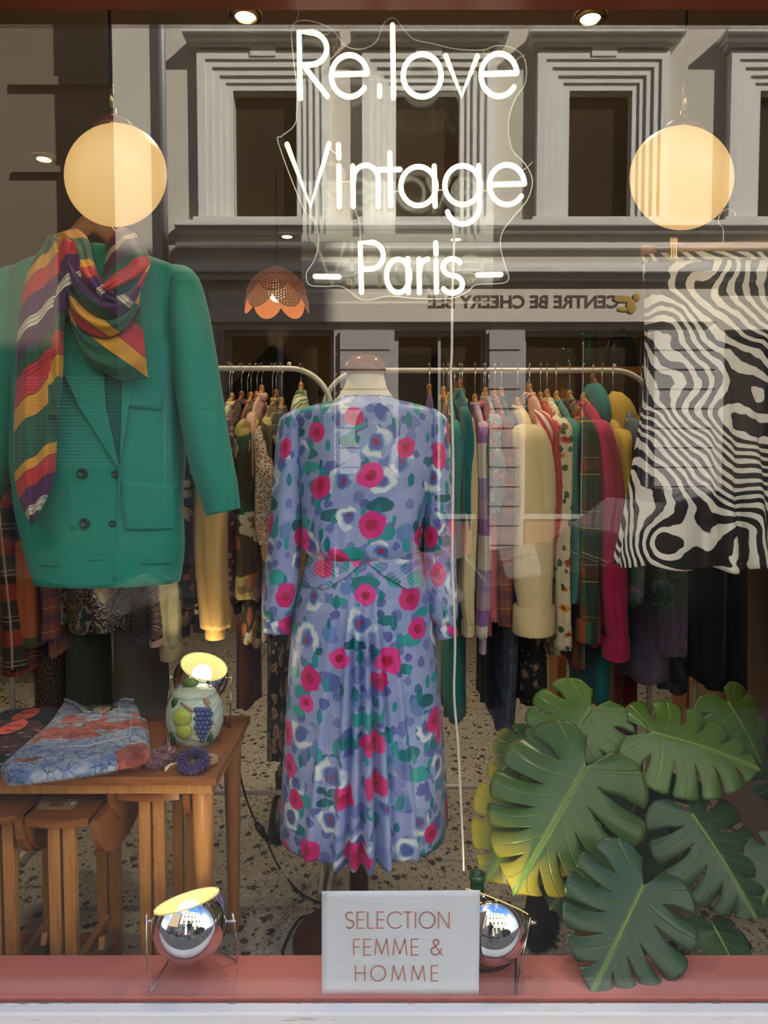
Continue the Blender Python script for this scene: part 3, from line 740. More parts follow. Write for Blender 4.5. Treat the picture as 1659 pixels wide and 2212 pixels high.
# ------------------------------------------------------------------ lofted garments
class Loft:
    """closed body of a garment: photo rows give left and right edges at depth Y; cross-section |x/a|^p + |y/b|^p = 1"""
    def __init__(s, rows, Y, b, p=2.3, fold=None):
        s.Y, s.p, s.fold = Y, p, fold
        s.z = []; s.c = []; s.a = []; s.b = []
        for i, (py, l, r) in enumerate(rows):
            L, R = at(l, py, Y), at(r, py, Y)
            s.z.append(L.z); s.c.append((L.x + R.x) / 2); s.a.append((R.x - L.x) / 2); s.b.append(b[i] if hasattr(b, '__len__') else b)
        s.zr = s.z[::-1]; s.cr, s.ar, s.br = s.c[::-1], s.a[::-1], s.b[::-1]
    def par(s, z): return interp(z, s.zr, s.cr), interp(z, s.zr, s.ar), interp(z, s.zr, s.br)
    def pt(s, th, z, zb=None):
        c, a, b = s.par(z)
        cs, sn = math.cos(th), math.sin(th)
        x = c + a * math.copysign(abs(cs) ** (2 / s.p), cs); y = s.Y + b * math.copysign(abs(sn) ** (2 / s.p), sn)
        if s.fold:
            d = s.fold(th, z, (x - c) / max(a, 1e-4))
            l = math.hypot(cs, sn * 1.0); x += cs * d[0]; y += sn * d[0]; z = z + d[1]
        return (x, y, z)
    def mesh(s, n=96, zs=None, mb=None, levels=None):
        mb = mb or MB(); zs = zs if zs is not None else np.linspace(s.z[0], s.z[-1], levels or 40)
        P = []; U = []
        for z in zs:
            c, a, b = s.par(z); row = []; ur = []
            for j in range(n + 1):
                th = math.pi / 2 + 2 * math.pi * j / n
                row.append(s.pt(th, z))
            sm = [Vector((c + a * math.copysign(abs(math.cos(t_)) ** (2 / s.p), math.cos(t_)), b * math.copysign(abs(math.sin(t_)) ** (2 / s.p), math.sin(t_)), 0)) for t_ in [math.pi / 2 + 2 * math.pi * j / n for j in range(n + 1)]]
            cum = [0]
            for q0, q1 in zip(sm[:-1], sm[1:]): cum.append(cum[-1] + (q1 - q0).length)
            ur = [(u_ - cum[-1] / 2, z) for u_ in cum]
            P.append(row); U.append(ur)
        return mb.grid(P, U)
    def front(s, x, z, off=0):                       # depth of the front surface
        c, a, b = s.par(z); u = min(abs((x - c) / a), .999)
        y = b * (1 - u ** s.p) ** (1 / s.p)
        d = 0
        if s.fold:
            th = math.atan2(-y, (x - c)); d = s.fold(th, z, (x - c) / a)[0] * .8
        return s.Y - y - d - off
    def on(s, px, py, off=0):                        # photo point dropped on the front surface
        q = at(px, py, s.Y - s.b[len(s.b) // 2])
        for _ in range(4):
            y = s.front(q.x, q.z, off); q = at(px, py, y)
        return Vector((q.x, q.y, q.z))
    def patch(s, A, B, off, n=14, m=14, mb=None, uvrot=0):          # patch between polyline A and polyline B
        mb = mb or MB()
        def samp(L, t):
            k = t * (len(L) - 1); i = min(int(k), len(L) - 2); f = k - i
            return (L[i][0] * (1 - f) + L[i + 1][0] * f, L[i][1] * (1 - f) + L[i + 1][1] * f)
        P = []; U = []
        for i in range(n + 1):
            r = []; ur = []
            for j in range(m + 1):
                a_, b_ = samp(A, i / n), samp(B, i / n); t = j / m
                q = s.on(a_[0] * (1 - t) + b_[0] * t, a_[1] * (1 - t) + b_[1] * t, off); r.append(tuple(q)); ur.append((q.x, q.z))
            P.append(r); U.append(ur)
        return mb.grid(P, U)
    def line(s, pts, off=.001, r=.0012, mb=None):
        mb = mb or MB(); return mb.tube([s.on(p[0], p[1], off) for p in spline(pts, 6)], r, 6)

# ------------------------------------------------------------------ dress form and the blue rose dress
DY = .59
def flower(g, base, vec, scale, gate, rad, seed):
    """open blue blossom: pale petal edge with white strokes, deeper blue heart, red stamens"""
    v = g.mapv(vec, (seed * 3.17, seed * 1.91, 0), (0, 0, seed * .7))
    nz = g.n('ShaderNodeTexNoise', None, {'Vector': v, 'Scale': scale * 3, 'Detail': 2.0}, 1)
    v = g.vmath('ADD', v, g.vmath('MULTIPLY', g.vmath('SUBTRACT', nz, (.5, .5, .5)), (.28 / scale, .28 / scale, 0)))
    vo = g.vorn(v, scale, .8); nd = g.n('ShaderNodeSeparateColor', None, [vo[1]]).node
    on = g.math('LESS_THAN', nd.outputs[0], gate)
    q = g.math('DIVIDE', vo[0], g.math('MULTIPLY', g.math('ADD', g.math('MULTIPLY', nd.outputs[1], .4), .8), rad))
    n2 = g.noise(v, scale * 5, 3)
    col = g.mix(g.math('MULTIPLY', n2, .8), (.17, .27, .62), (.42, .55, .80))
    white = g.math('MULTIPLY', g.lt(g.math('ABSOLUTE', g.math('SUBTRACT', q, .74)), .17, .06), g.ramp(g.noise(v, scale * 1.6, 1), [(.46, (0, 0, 0)), (.52, (1, 1, 1))]))
    col = g.mix(white, col, (.70, .80, .88)); col = g.mix(g.lt(q, .46, .08), col, (.085, .14, .46)); col = g.mix(g.math('MULTIPLY', g.lt(q, .22, .05), g.math('GREATER_THAN', n2, .5)), col, (.35, .02, .05))
    return g.mix(g.math('MULTIPLY', on, g.lt(q, 1.0, .03)), base, col)
def dress_mat(name, pintuck=False):
    g = G(name); v = g.uv()
    c = g.mix(g.math('MULTIPLY', g.noise(v, 9, 4), .9), (.235, .32, .66), (.33, .40, .73))
    sp = g.lt(g.vor(v, 420), .22, .05)
    c = g.mix(g.math('MULTIPLY', sp, g.math('GREATER_THAN', g.noise(v, 7, 2), .52)), c, (.62, .68, .92))
    c = motif(g, c, v, 25, .56, .31, [(.13, .18, .50), (.17, .22, .56), (.10, .14, .43)], 1, .30)
    c = motif(g, c, v, 17, .46, .33, [(.10, .15, .46), (.15, .21, .54), (.13, .26, .58)], 6, .42)
    c = motif(g, c, v, 13, .60, .29, [(.012, .20, .25), (.02, .32, .37), (.01, .13, .18), (.03, .36, .38)], 2, .18, stretch=(.75, 1.4))
    c = motif(g, c, v, 24, .44, .27, [(.02, .30, .36), (.01, .20, .27)], 8, .2, stretch=(1.4, .7))
    c = flower(g, c, v, 9.4, .62, .36, 3)
    c = motif(g, c, v, 9.4, .46, .265, [(.70, .03, .27), (.76, .05, .33), (.64, .02, .22)], 4, .20, center=(.42, .012, .07))
    if pintuck:
        u = g.xyz(v); k = g.math('ADD', u[1], g.math('MULTIPLY', g.math('ABSOLUTE', u[0]), -.55))
        c = g.mix(g.math('MULTIPLY', band(g, k, .0105, 0, .12), .45), c, (.72, .76, .92))
    return g.bsdf(c, .42, spec=.45, normal=weave(g, 700, .12), sheen=.1)
M['dress'] = dress_mat('blue_rose_print'); M['dress_yoke'] = dress_mat('blue_rose_print_pintucked', True)
M['linen'] = cloth('cream_jersey', (.74, .66, .50), .9, .06)
M['cap_wood'] = wood('polished_cap_wood', (.26, .085, .03), (.17, .05, .018), 7, .12, 0, 6)

fx = at(785, 2030, DY).x
form = thing('dress_form', 'cream dress form with polished wooden neck cap wearing the blue dress', 'dress form', (fx, DY, 0))
nk = Loft([(803, 751, 829), (815, 750, 830), (830, 746, 833), (845, 738, 840), (860, 728, 850), (876, 706, 868), (890, 690, 884), (930, 676, 898), (1000, 674, 900), (1180, 690, 886)], DY, [.046, .047, .049, .053, .058, .066, .078, .09, .095, .09], 2.0)
nk.mesh(48, levels=40).build('torso', M['linen'], form)
cz = at(790, 803, DY).z; cx = at(790, 803, DY).x
MB().lathe([(.0515, 0), (.053, .006), (.0525, .018), (.047, .032), (.034, .043), (.016, .048), (0, .049)], (cx, DY, cz - .004), 40, (0, -.12, 1)).build('neck_cap', M['cap_wood'], form)
MB().tube([(fx - .012, DY, .02), (fx - .012, DY, at(785, 1200, DY).z)], .0255, 20).build('pole', M['walnut'], form)
MB().lathe([(0, .0), (.175, .0), (.18, .008), (.176, .018), (.05, .028), (0, .028)], (fx - .012, DY, 0), 48).build('base_plate', M['walnut'], form)

dr = thing('dress', 'long-sleeved blue dress with pink rose print on the dress form', 'dress', (fx, DY, at(785, 1815, DY).z))
zt_, zw = at(785, 866, DY).z, at(785, 1200, DY).z
def bod_fold(th, z, u):
    t = max(0, min(1, (zt_ - z) / (zt_ - zw)))
    d = .0035 * t * math.sin(9 * th + 1.3) + .006 * max(0, t - .72) * 3 * math.sin(26 * th + 4 * math.sin(3 * th)) * (1 - max(0, t - .93) * 12)
    d += .004 * math.sin(5 * th + z * 22) * t
    return d, 0
bod = Loft([(858, 739, 846), (864, 730, 856), (872, 696, 892), (880, 664, 924), (888, 646, 940), (900, 640, 948), (930, 642, 948), (1000, 646, 944), (1080, 650, 926), (1150, 650, 912), (1180, 652, 910), (1195, 668, 904), (1203, 680, 896), (1207, 690, 890)],
           DY, [.060, .066, .076, .084, .090, .097, .107, .118, .124, .134, .136, .130, .118, .105], 2.4, bod_fold)
bod.Uw = 1.05
bod.mesh(140, zs=[at(785, y, DY).z for y in list(np.linspace(858, 890, 9)) + list(np.linspace(895, 1170, 44)) + list(np.linspace(1174, 1207, 10))]).build('bodice', M['dress'], dr)
mb = MB(); mb.tube([bod.pt(math.pi / 2 + 2 * math.pi * k / 60, at(785, 858, DY).z - .0015) for k in range(61)], .0022, 6, cap=False); mb.build('neckline_binding', M['dress'], dr)
zy = at(785, 1285, DY).z; zh = at(785, 1800, DY).z
PLEATS = [(-.24, .9), (-.07, .8), (.09, 1.2), (.28, .95), (-.58, .28), (.60, .28)]
def skirt_fold(th, z, u):
    t = max(0, min(1, (zw - z) / (zw - zh)))
    if math.sin(th) > 0: return .012 * t * math.sin(12 * th), 0
    d = 0
    w = .040 + .028 * t
    for c_, a_ in PLEATS:
        e = (u - c_ * (.62 + .38 * t)) / w
        if abs(e) < 2.2: d += a_ * (.009 + .034 * t ** .7) * (math.exp(-e * e * 1.6) - .55 * math.exp(-((e - 1.25) ** 2) * 6)) * min(1, max(0, (t - .09) * 6))
    dz = .0
    if t > .9: dz = .0
    return d, dz
sk = Loft([(1192, 664, 908), (1215, 660, 914), (1250, 652, 924), (1290, 640, 930), (1350, 632, 936), (1450, 624, 946), (1600, 616, 954), (1720, 609, 960), (1775, 606, 962), (1792, 607, 961)],
          DY, [.112, .122, .130, .137, .145, .155, .168, .178, .182, .184], 2.25, skirt_fold)
sk.Uw = 1.45
sk.mesh(300, levels=90).build('skirt', M['dress'], dr, solid=.001)
# pintucked V yoke on the front of the skirt
mb = MB()
sk.patch([(662, 1200), (700, 1200), (745, 1200), (786, 1202)], [(650, 1266), (700, 1274), (748, 1246), (789, 1210)], .005, 26, 14, mb)
sk.patch([(786, 1202), (830, 1200), (870, 1200), (908, 1200)], [(789, 1210), (830, 1246), (880, 1274), (918, 1266)], .005, 26, 14, mb)
mb.build('yoke', M['dress_yoke'], dr, solid=.0015)
def dress_sleeve(path, rx, ry, cuff):
    P = [Vector(at(p[0], p[1], DY + p[2])) for p in path]
    Ps = [Vector(q) for q in spline([tuple(p) for p in P], 7)]
    n = len(Ps); ts = np.linspace(0, 1, n); k = np.linspace(0, 1, len(rx))
    R = np.interp(ts, k, rx); RY = np.interp(ts, k, ry)
    m = MB(); rows = []; uvs = []
    for i, c in enumerate(Ps):
        t = ts[i]; row = []; ur = []
        for j in range(49):
            a = math.pi / 2 + 2 * math.pi * j / 48
            f = 1 + .05 * t * math.sin(5 * a + 6 * t) + .10 * max(0, t - .8) * 5 * math.sin(13 * a) * .5 + .06 * max(0, .12 - t) * 8 * math.sin(11 * a)
            row.append((c.x + R[i] * f * math.cos(a), c.y + RY[i] * f * math.sin(a), c.z)); ur.append((.36 * j / 48 + c.x * .3, c.z))
        rows.append(row); uvs.append(ur)
    m.grid(rows, uvs); m.fan(rows[0][:-1], uvs=uvs[0][:-1])
    s_ = m.build('sleeve', M['dress'], dr)
    a, b = Vector(at(*cuff[0][:2], DY + cuff[0][2])), Vector(at(*cuff[1][:2], DY + cuff[1][2]))
    MB().tube([a, a.lerp(b, .5), b], [cuff[2] * 1.0, cuff[2] * 1.02, cuff[2] * 1.05], 32, cap=False, ry=[cuff[3]] * 3).build('cuff', M['dress'], s_, solid=.003)
dress_sleeve([(646, 884, 0), (632, 905, 0), (627, 960, -.01), (622, 1050, -.015), (616, 1150, -.02), (610, 1250, -.025), (602, 1315, -.03), (599, 1340, -.03)],
             [.008, .033, .037, .040, .043, .046, .044, .033], [.02, .05, .056, .056, .054, .052, .046, .034], ((600, 1336, -.03), (598, 1366, -.032), .034, .034))
dress_sleeve([(934, 884, 0), (941, 905, 0), (944, 960, -.01), (948, 1050, -.02), (950, 1150, -.02), (952, 1250, -.025), (957, 1325, -.03), (962, 1350, -.03)],
             [.008, .030, .034, .038, .040, .042, .040, .026], [.02, .05, .056, .056, .054, .052, .044, .030], ((962, 1347, -.03), (968, 1378, -.035), .026, .030))

# ------------------------------------------------------------------ green jacket on its hanger
JY = .36
M['teal'] = cloth('teal_gabardine', (.012, .245, .185), .8, .05, .1, .2)
M['teal_dark'] = cloth('teal_shade_and_stitch', (.006, .11, .085), .85, .05, .05, .2)  # same teal darkened for shadow inside the open front; also colours hem stitches
M['button'] = simple('dark_green_button', (.006, .05, .045), .18)
hg = thing('hanger', 'wooden hanger carrying the green jacket under the left pendant lamp', 'hanger', at(205, 500, JY))
A = [at(x, y, JY) for x, y in ((62, 612), (95, 588), (140, 548), (168, 505), (198, 483), (228, 500), (262, 540), (325, 582), (370, 606))]
MB().tube([Vector(p) for p in spline([tuple(a) for a in A], 6)], .011, 12, ry=[.016 + .008 * math.exp(-((k - 24) / 8) ** 2) for k in range(49)]).build('shoulder_bar', M['hangwood'], hg)
hk = [at(x, y, JY) for x, y in ((198, 486), (198, 430), (204, 405), (216, 398), (226, 408))]
MB().tube([Vector(p) for p in spline([tuple(a) for a in hk], 6)], .0018, 8).build('hook', M['steel'], hg)

jk = thing('jacket', 'teal green double-breasted jacket hung in the window at left', 'jacket', at(225, 1255, JY))
zj0, zj1 = at(215, 600, JY).z, at(215, 1255, JY).z
def jfold(th, z, u):
    t = max(0, min(1, (zj0 - z) / (zj0 - zj1)))
    d = .005 * t * math.sin(5 * th + 2 * z * 4) + .006 * math.exp(-((u - .95) / .25) ** 2) * math.sin(z * 30) * .4
    d += .008 * math.exp(-((u + .1 + .5 * (t - .4)) / .3) ** 2) * max(0, t - .3) + .004 * math.sin(3.3 * u + 9 * z) * t
    return d, 0
jb = Loft([(538, 158, 250), (548, 128, 290), (560, 92, 330), (572, 58, 366), (584, 34, 392), (600, 22, 402), (640, 20, 402), (740, 24, 400), (880, 30, 397), (1000, 36, 394), (1100, 50, 393), (1180, 68, 390), (1240, 84, 386), (1256, 88, 384)],
          JY, [.045, .055, .065, .074, .080, .086, .094, .098, .10, .10, .10, .10, .10, .10], 2.6, jfold)
jb.mesh(120, zs=[at(215, y, JY).z for y in list(np.linspace(538, 604, 14)) + list(np.linspace(615, 1256, 60))]).build('body', M['teal'], jk, solid=.002)
mb = MB(); jb.patch([(216, 640), (262, 700), (259, 840), (258, 1004)], [(120, 700), (150, 780), (205, 890), (256, 1004)], .0035, 20, 12, mb); mb.build('inner_facing', M['teal_dark'], jk)
mb = MB(); jb.patch([(225, 700), (224, 790), (228, 880), (257, 1008)], [(96, 690), (126, 790), (170, 880), (255, 1010)], .010, 22, 12, mb); mb.build('lapel', M['teal'], jk, solid=.003)
mb = MB(); jb.patch([(262, 690), (262, 800), (262, 900), (259, 1002)], [(330, 690), (300, 790), (280, 870), (259, 1003)], .006, 20, 10, mb); mb.build('lapel', M['teal'], jk, solid=.003)
mb = MB(); jb.line([(258, 1004), (256, 1080), (251, 1170), (246, 1252)], .004, .0030, mb); mb.build('front_edge', M['teal'], jk)
def pocket(A_, B_): mb = MB(); jb.patch(A_, B_, .004, 10, 10, mb); mb.build('pocket', M['teal'], jk, solid=.0024)
pocket([(322, 782), (362, 778)], [(262, 880), (352, 887)]) if False else pocket([(262, 790), (262, 876)], [(362, 776), (352, 888)])
pocket([(263, 1038), (262, 1100), (268, 1146)], [(381, 1047), (382, 1110), (376, 1142)])
pocket([(112, 1046), (122, 1150)], [(154, 1040), (164, 1142)])
mb = MB()
jb.line([(82, 1222), (130, 1222), (190, 1212), (244, 1208)], .0015, .0010, mb); mb.build('hem_stitch', M['teal_dark'], jk)
mb = MB(); jb.line([(250, 1210), (310, 1218), (384, 1216)], .0015, .0010, mb); mb.build('hem_stitch', M['teal_dark'], jk)
for bx, by, rr in ((178, 1022, 10.5), (249, 1024, 7.5), (183, 1130, 10.5), (244, 1131, 7.5)):
    c = jb.on(bx, by, .006); R = rr * pxm(.26)
    MB().lathe([(0, .003), (R * .55, .003), (R * .72, .0045), (R, .003), (R, -.002)], c, 24, (0, -1, .1)).build('button', M['button'], jk)
def jsleeve(path, rx, ry, name='sleeve'):
    Ps = [Vector(q) for q in spline([tuple(at(p[0], p[1], JY + p[2])) for p in path], 8)]
    n = len(Ps); ts = np.linspace(0, 1, n); k = np.linspace(0, 1, len(rx)); R = np.interp(ts, k, rx) ; RY = np.interp(ts, k, ry)
    rows = []; uv = []
    for i, c in enumerate(Ps):
        row = []; ur = []
        tdir = (Ps[min(i + 1, n - 1)] - Ps[max(i - 1, 0)]).normalized(); ux = Vector((1, 0, 0)) - tdir * tdir.x; ux.normalize(); vy = tdir.cross(ux)
        for j in range(41):
            a = math.pi / 2 + 2 * math.pi * j / 40; f = 1 + .05 * math.sin(3 * a + 5 * ts[i]) * ts[i]
            q = c + ux * (R[i] * f * math.cos(a)) + vy * (RY[i] * f * math.sin(a)); row.append(tuple(q)); ur.append((.4 * j / 40, q.z))
        rows.append(row); uv.append(ur)
    m = MB(); m.grid(rows, uv); m.fan(rows[0][:-1], uvs=uv[0][:-1]); return m.build(name, M['teal'], jk, solid=.002)
jsleeve([(372, 586, 0), (396, 612, 0), (408, 680, -.01), (420, 780, -.02), (434, 880, -.025), (452, 980, -.03), (470, 1050, -.03), (484, 1106, -.03)],
        [.018, .036, .044, .049, .050, .048, .045, .038], [.03, .06, .068, .07, .068, .064, .058, .05])
jsleeve([(58, 586, 0), (34, 612, 0), (16, 680, -.01), (2, 780, -.02), (-16, 880, -.025), (-34, 980, -.03), (-50, 1050, -.03), (-62, 1106, -.03)],
        [.018, .036, .048, .055, .058, .058, .056, .050], [.03, .06, .068, .07, .068, .064, .058, .05])

# ------------------------------------------------------------------ striped silk scarf
g_, y_, r_, p_, w_, k_ = (.012, .10, .055), (.62, .30, .025), (.50, .035, .04), (.075, .018, .10), (.66, .60, .50), (.015, .02, .03)
M['scarf'] = striped('striped_silk', [(0, g_), (.16, y_), (.27, k_), (.277, r_), (.42, g_), (.50, p_), (.60, k_), (.605, w_), (.66, p_), (.76, r_), (.86, k_), (.865, y_), (.93, g_)], .300, (-.62, .78), .75, .03,
                     line=(.0068, .35, (.02, .02, .03), .36, .66))
sf = thing('scarf', 'silk scarf striped red, gold, green and purple around the jacket collar', 'scarf', at(200, 1130, .2))
def drape(A, B, n=40, m=24, Y0=.235, bulge=.03, ripple=.006, freq=3, ph=0, uvo=(0, 0), uvs=1.0, ya=None, yb=None, uvx=1):
    A = spline(A, 10); B = spline(B, 10); mb = MB(); P = []; U = []
    ia = np.linspace(0, len(A) - 1, n); 
    def s_(L, t):
        k = t * (len(L) - 1); i = min(int(k), len(L) - 2); f = k - i; return np.array(L[i]) * (1 - f) + np.array(L[i + 1]) * f
    for i in range(n + 1):
        t = i / n; a, b = s_(A, t), s_(B, t); row = []; ur = []
        y0 = Y0 if ya is None else (interp(t, np.linspace(0, 1, len(ya)), ya)); y1 = y0 if yb is None else interp(t, np.linspace(0, 1, len(yb)), yb)
        for j in range(m + 1):
            v = j / m; p = a * (1 - v) + b * v
            y = y0 * (1 - v) + y1 * v - bulge * math.sin(math.pi * v) + ripple * math.sin(2 * math.pi * freq * v + ph + 2.5 * t) 
            q = at(p[0], p[1], y); row.append(tuple(q)); ur.append((q.x * uvx + uvo[0], q.z + uvo[1]))
        P.append(row); U.append(ur)
    return mb.grid(P, U)
def sc(*a, name='fold', **k):
    if name in ('swag', 'hanging_corner') : k['uvx'] = -1
    return drape(*a, **k).build(name, M['scarf'], sf, solid=.0016)
# right side of the loop around the neck
sc([(262, 488), (292, 505), (318, 545), (324, 575), (300, 600), (230, 632)], [(236, 512), (226, 540), (226, 570), (222, 592), (220, 606), (216, 618)], Y0=.22, bulge=.035, ripple=.006, freq=2, name='neck_loop', uvo=(.1, .03), ya=[.34, .27, .24, .22, .21, .20], yb=[.35, .31, .27, .25, .22, .20])
# left side of the loop
sc([(120, 506), (150, 548), (168, 590), (196, 622), (228, 650), (262, 664)], [(168, 490), (192, 520), (200, 556), (210, 586), (222, 606), (240, 620)], bulge=.03, ripple=.005, freq=2, name='neck_loop', uvo=(.05, .1), ya=[.27, .23, .21, .20, .195, .195], yb=[.34, .29, .26, .235, .215, .205])
# swags over the chest, each lower than the last
sc([(150, 545), (176, 600), (225, 640), (280, 628), (324, 572)], [(140, 590), (172, 655), (225, 690), (275, 675), (306, 622)], Y0=.205, bulge=.028, ripple=.004, freq=1.5, uvo=(0, .19), name='swag')
sc([(138, 580), (170, 645), (225, 684), (270, 670), (302, 630)], [(128, 600), (166, 700), (222, 728), (270, 710), (300, 662)], Y0=.213, bulge=.026, ripple=.004, freq=1.5, uvo=(.06, .05), name='swag')
sc([(128, 590), (165, 690), (222, 722), (270, 702), (302, 650)], [(118, 560), (176, 760), (240, 812), (270, 824), (320, 818)], Y0=.224, bulge=.016, ripple=.004, freq=2, uvo=(.02, .16), name='hanging_corner')
# long tail at the left, two layers
sc([(122, 506), (160, 560), (140, 660), (134, 800), (124, 930), (115, 1040), (70, 1134)], [(106, 508), (60, 590), (40, 700), (33, 850), (30, 960), (36, 1060), (66, 1134)], n=70, Y0=.212, bulge=.018, ripple=.008, freq=2, uvo=(0, 0), name='tail')
sc([(160, 520), (176, 600), (140, 690), (136, 800), (126, 900)], [(120, 510), (108, 600), (96, 700), (100, 810), (106, 900)], n=50, Y0=.200, bulge=.016, ripple=.006, freq=1.5, uvo=(.12, .08), name='tail')

# ------------------------------------------------------------------ zebra print skirt on a clip hanger
ZY = .30
def zebra():
    g = G('zebra_print'); v = g.uv()
    n1 = g.noise(g.mapv(v, (3.1, 1.7, 0)), 5.0, 1.2, .45, out=1); v2 = g.vmath('ADD', v, g.vmath('MULTIPLY', g.vmath('SUBTRACT', n1, (.5, .5, .5)), (.30, .30, 0)))
    n2 = g.noise(v, 16, 2, .5, out=1); v2 = g.vmath('ADD', v2, g.vmath('MULTIPLY', g.vmath('SUBTRACT', n2, (.5, .5, .5)), (.035, .035, 0)))
    u = g.xyz(v2)
    k = g.math('ADD', g.math('MULTIPLY', u[0], 25), g.math('MULTIPLY', u[1], 21))
    s_ = g.math('SINE', g.math('MULTIPLY', k, 2 * math.pi))
    th = g.math('MULTIPLY', g.math('SUBTRACT', g.noise(v, 11, 2), .5), 1.6)
    f = g.lt(s_, g.math('ADD', th, .10), .03)
    f = g.n('ShaderNodeMapRange', {'clamp': True}, {0: g.math('SUBTRACT', s_, th), 1: -.02, 2: .12, 3: 0.0, 4: 1.0})
    c = g.mix(f, (.014, .012, .011), (.74, .70, .60))
    return g.bsdf(c, .7, spec=.3, normal=weave(g, 900, .12))
M['zebra'] = zebra()
zs = thing('skirt', 'black and cream zebra print skirt hung in the window at right', 'skirt', at(1540, 1225, ZY))
zz0, zz1 = at(1540, 556, ZY).z, at(1540, 1222, ZY).z
def zfold(th, z, u):
    t = max(0, min(1, (zz0 - z) / (zz0 - zz1)))
    a = max(0, t - .35) / .65
    if math.sin(th) > 0: return .01 * a * math.sin(9 * th), 0
    d = .0
    for c_, am, wd in ((-.72, .7, .10), (-.38, 1.1, .07), (-.16, 1.2, .08), (.12, 1.0, .09), (.38, 1.1, .08), (.66, .8, .1)):
        e = (u - c_) / (wd * (.7 + .4 * a)); d += am * .024 * a * (math.exp(-e * e) - .7 * math.exp(-((e - 1.5) ** 2) * 3))
    d += .003 * math.sin(8 * u + 20 * z) * (.3 + t)
    return d, .006 * a * math.sin(14 * u)
zl = Loft([(553, 1390, 1734), (570, 1389, 1736), (640, 1393, 1734), (760, 1395, 1732), (880, 1392, 1736), (960, 1380, 1745), (1060, 1366, 1758), (1150, 1350, 1775), (1200, 1340, 1786), (1218, 1339, 1788)],
          ZY, [.030, .034, .048, .062, .072, .082, .092, .10, .104, .105], 2.3, zfold)
zl.Uw = .95
zl.mesh(240, levels=90).build('skirt_body', M['zebra'], zs, solid=.001)
mb = MB(); 
def zwb(py): return at(1540, py, ZY).z
mb.grid([[zl.pt(math.pi / 2 + 2 * math.pi * j / 80, z) for j in range(81)] for z in (zwb(553), zwb(562), zwb(571))], [[(.95 * j / 80 + .37, z * 1.0 + .2) for j in range(81)] for z in (zwb(553), zwb(562), zwb(571))]); mb.build('waistband', M['zebra'], zs, solid=.005)
zh_ = thing('hanger', 'wooden clip hanger gripping the zebra print skirt', 'hanger', at(1562, 540, ZY))
def rounded_bar(p0, p1, hgt, dep): 
    return MB().tube([p0, p0.lerp(p1, .02), p0.lerp(p1, .5), p0.lerp(p1, .98), p1], [dep * .6, dep, dep, dep, dep * .6], 14, ry=[hgt * .6, hgt, hgt, hgt, hgt * .6], side=(0, 1, 0))
H = lambda x, y: at(x, y, ZY)
mb = rounded_bar(H(1462, 538), H(1662, 532), .0125, .008); 
mb.build('bar', M['hangwood'], zh_)
rounded_bar(H(1386, 543), H(1416, 542), .0125, .008).build('end_block', M['hangwood'], zh_)
rounded_bar(H(1705, 534), H(1736, 534), .0125, .008).build('end_block', M['hangwood'], zh_)
for q0, q1 in (((1410, 536), (1470, 534)), ((1410, 547), (1470, 546)), ((1655, 530), (1712, 530))): MB().tube([H(*q0), H(*q1)], .0012, 6).build('rail_wire', M['steel'], zh_)
for cx_, cy_ in ((1441, 524), (1686, 520)):
    c = MB()
    for dx in (-5, 0, 5): c.bar(H(cx_ + dx, cy_) - Vector((0, .036, 0)), H(cx_ + dx, cy_ + 46) - Vector((0, .038, 0)), .0036, .003, (0, -1, 0))
    c.bar(H(cx_, cy_ + 3) - Vector((0, .036, 0)), H(cx_, cy_ + 16) - Vector((0, .036, 0)), .017, .004, (0, -1, 0)); c.bar(H(cx_, cy_ + 22) - Vector((0, .0, 0)), H(cx_, cy_ + 26) - Vector((0, .036, 0)), .012, .006)
    c.build('clip', M['brass'], zh_, smooth=False, bevel=.0006)
hk = [H(1562, 536), H(1562, 496), H(1552, 482), (H(1556, 462)), H(1570, 452), H(1586, 458), H(1590, 470)]
MB().tube([Vector(p) for p in spline([tuple(a) for a in hk], 6)], .0017, 8).build('hook', M['steel'], zh_)
# ------------------------------------------------------------------ clothes rails
RY = .96
BARZ = at(900, 796, RY).z
SHELFZ = at(560, 1712, RY).z
def rail(name_lab, pxl, pxr, Y, barz, curve=.13, shelf=True, r=.0085, lone=None):
    xl, xr = at(pxl, 1000, Y).x, at(pxr, 1000, Y).x
    t = thing('clothes_rack', name_lab, 'clothes rack', ((xl + xr) / 2, Y, 0), 'white clothes racks')
    pts = [(xl, Y, .03)]
    pts += [(xl, Y, barz - curve)] + [(xl + curve - curve * math.cos(a), Y, barz - curve + curve * math.sin(a)) for a in np.linspace(.15, math.pi / 2, 10)]
    pts += [(xr - curve + curve * math.sin(a), Y, barz - curve + curve * math.cos(a)) for a in np.linspace(0, math.pi / 2 - .15, 10)] + [(xr, Y, barz - curve), (xr, Y, .03)]
    MB().tube(pts, r, 14).build('tube_frame', M['white_metal'], t)
    for x in (xl, xr):
        MB().tube([(x, Y - .20, .012), (x, Y - .17, .03), (x, Y + .17, .03), (x, Y + .20, .012)], r, 10).build('foot', M['white_metal'], t)
    if shelf: MB().tube([(xl, Y, SHELFZ), (xr, Y, SHELFZ)], r * .95, 12).build('bottom_rail', M['white_metal'], t)
    for x in (xl + curve, xr - curve): MB().sphere((x, Y, barz + r + .005), .007, 10, 8).build('end_knob', M['white_metal'], t)
    return t
rail('white clothes rack behind the green jacket and left of the dress form', 14, 716, RY, BARZ)
rail('white clothes rack with colourful shirts right of the dress form', 700, 1412, RY + .045, BARZ)
rail('white clothes rack with dark clothes under the zebra skirt', 1512, 2050, 1.06, BARZ + .02, shelf=False)

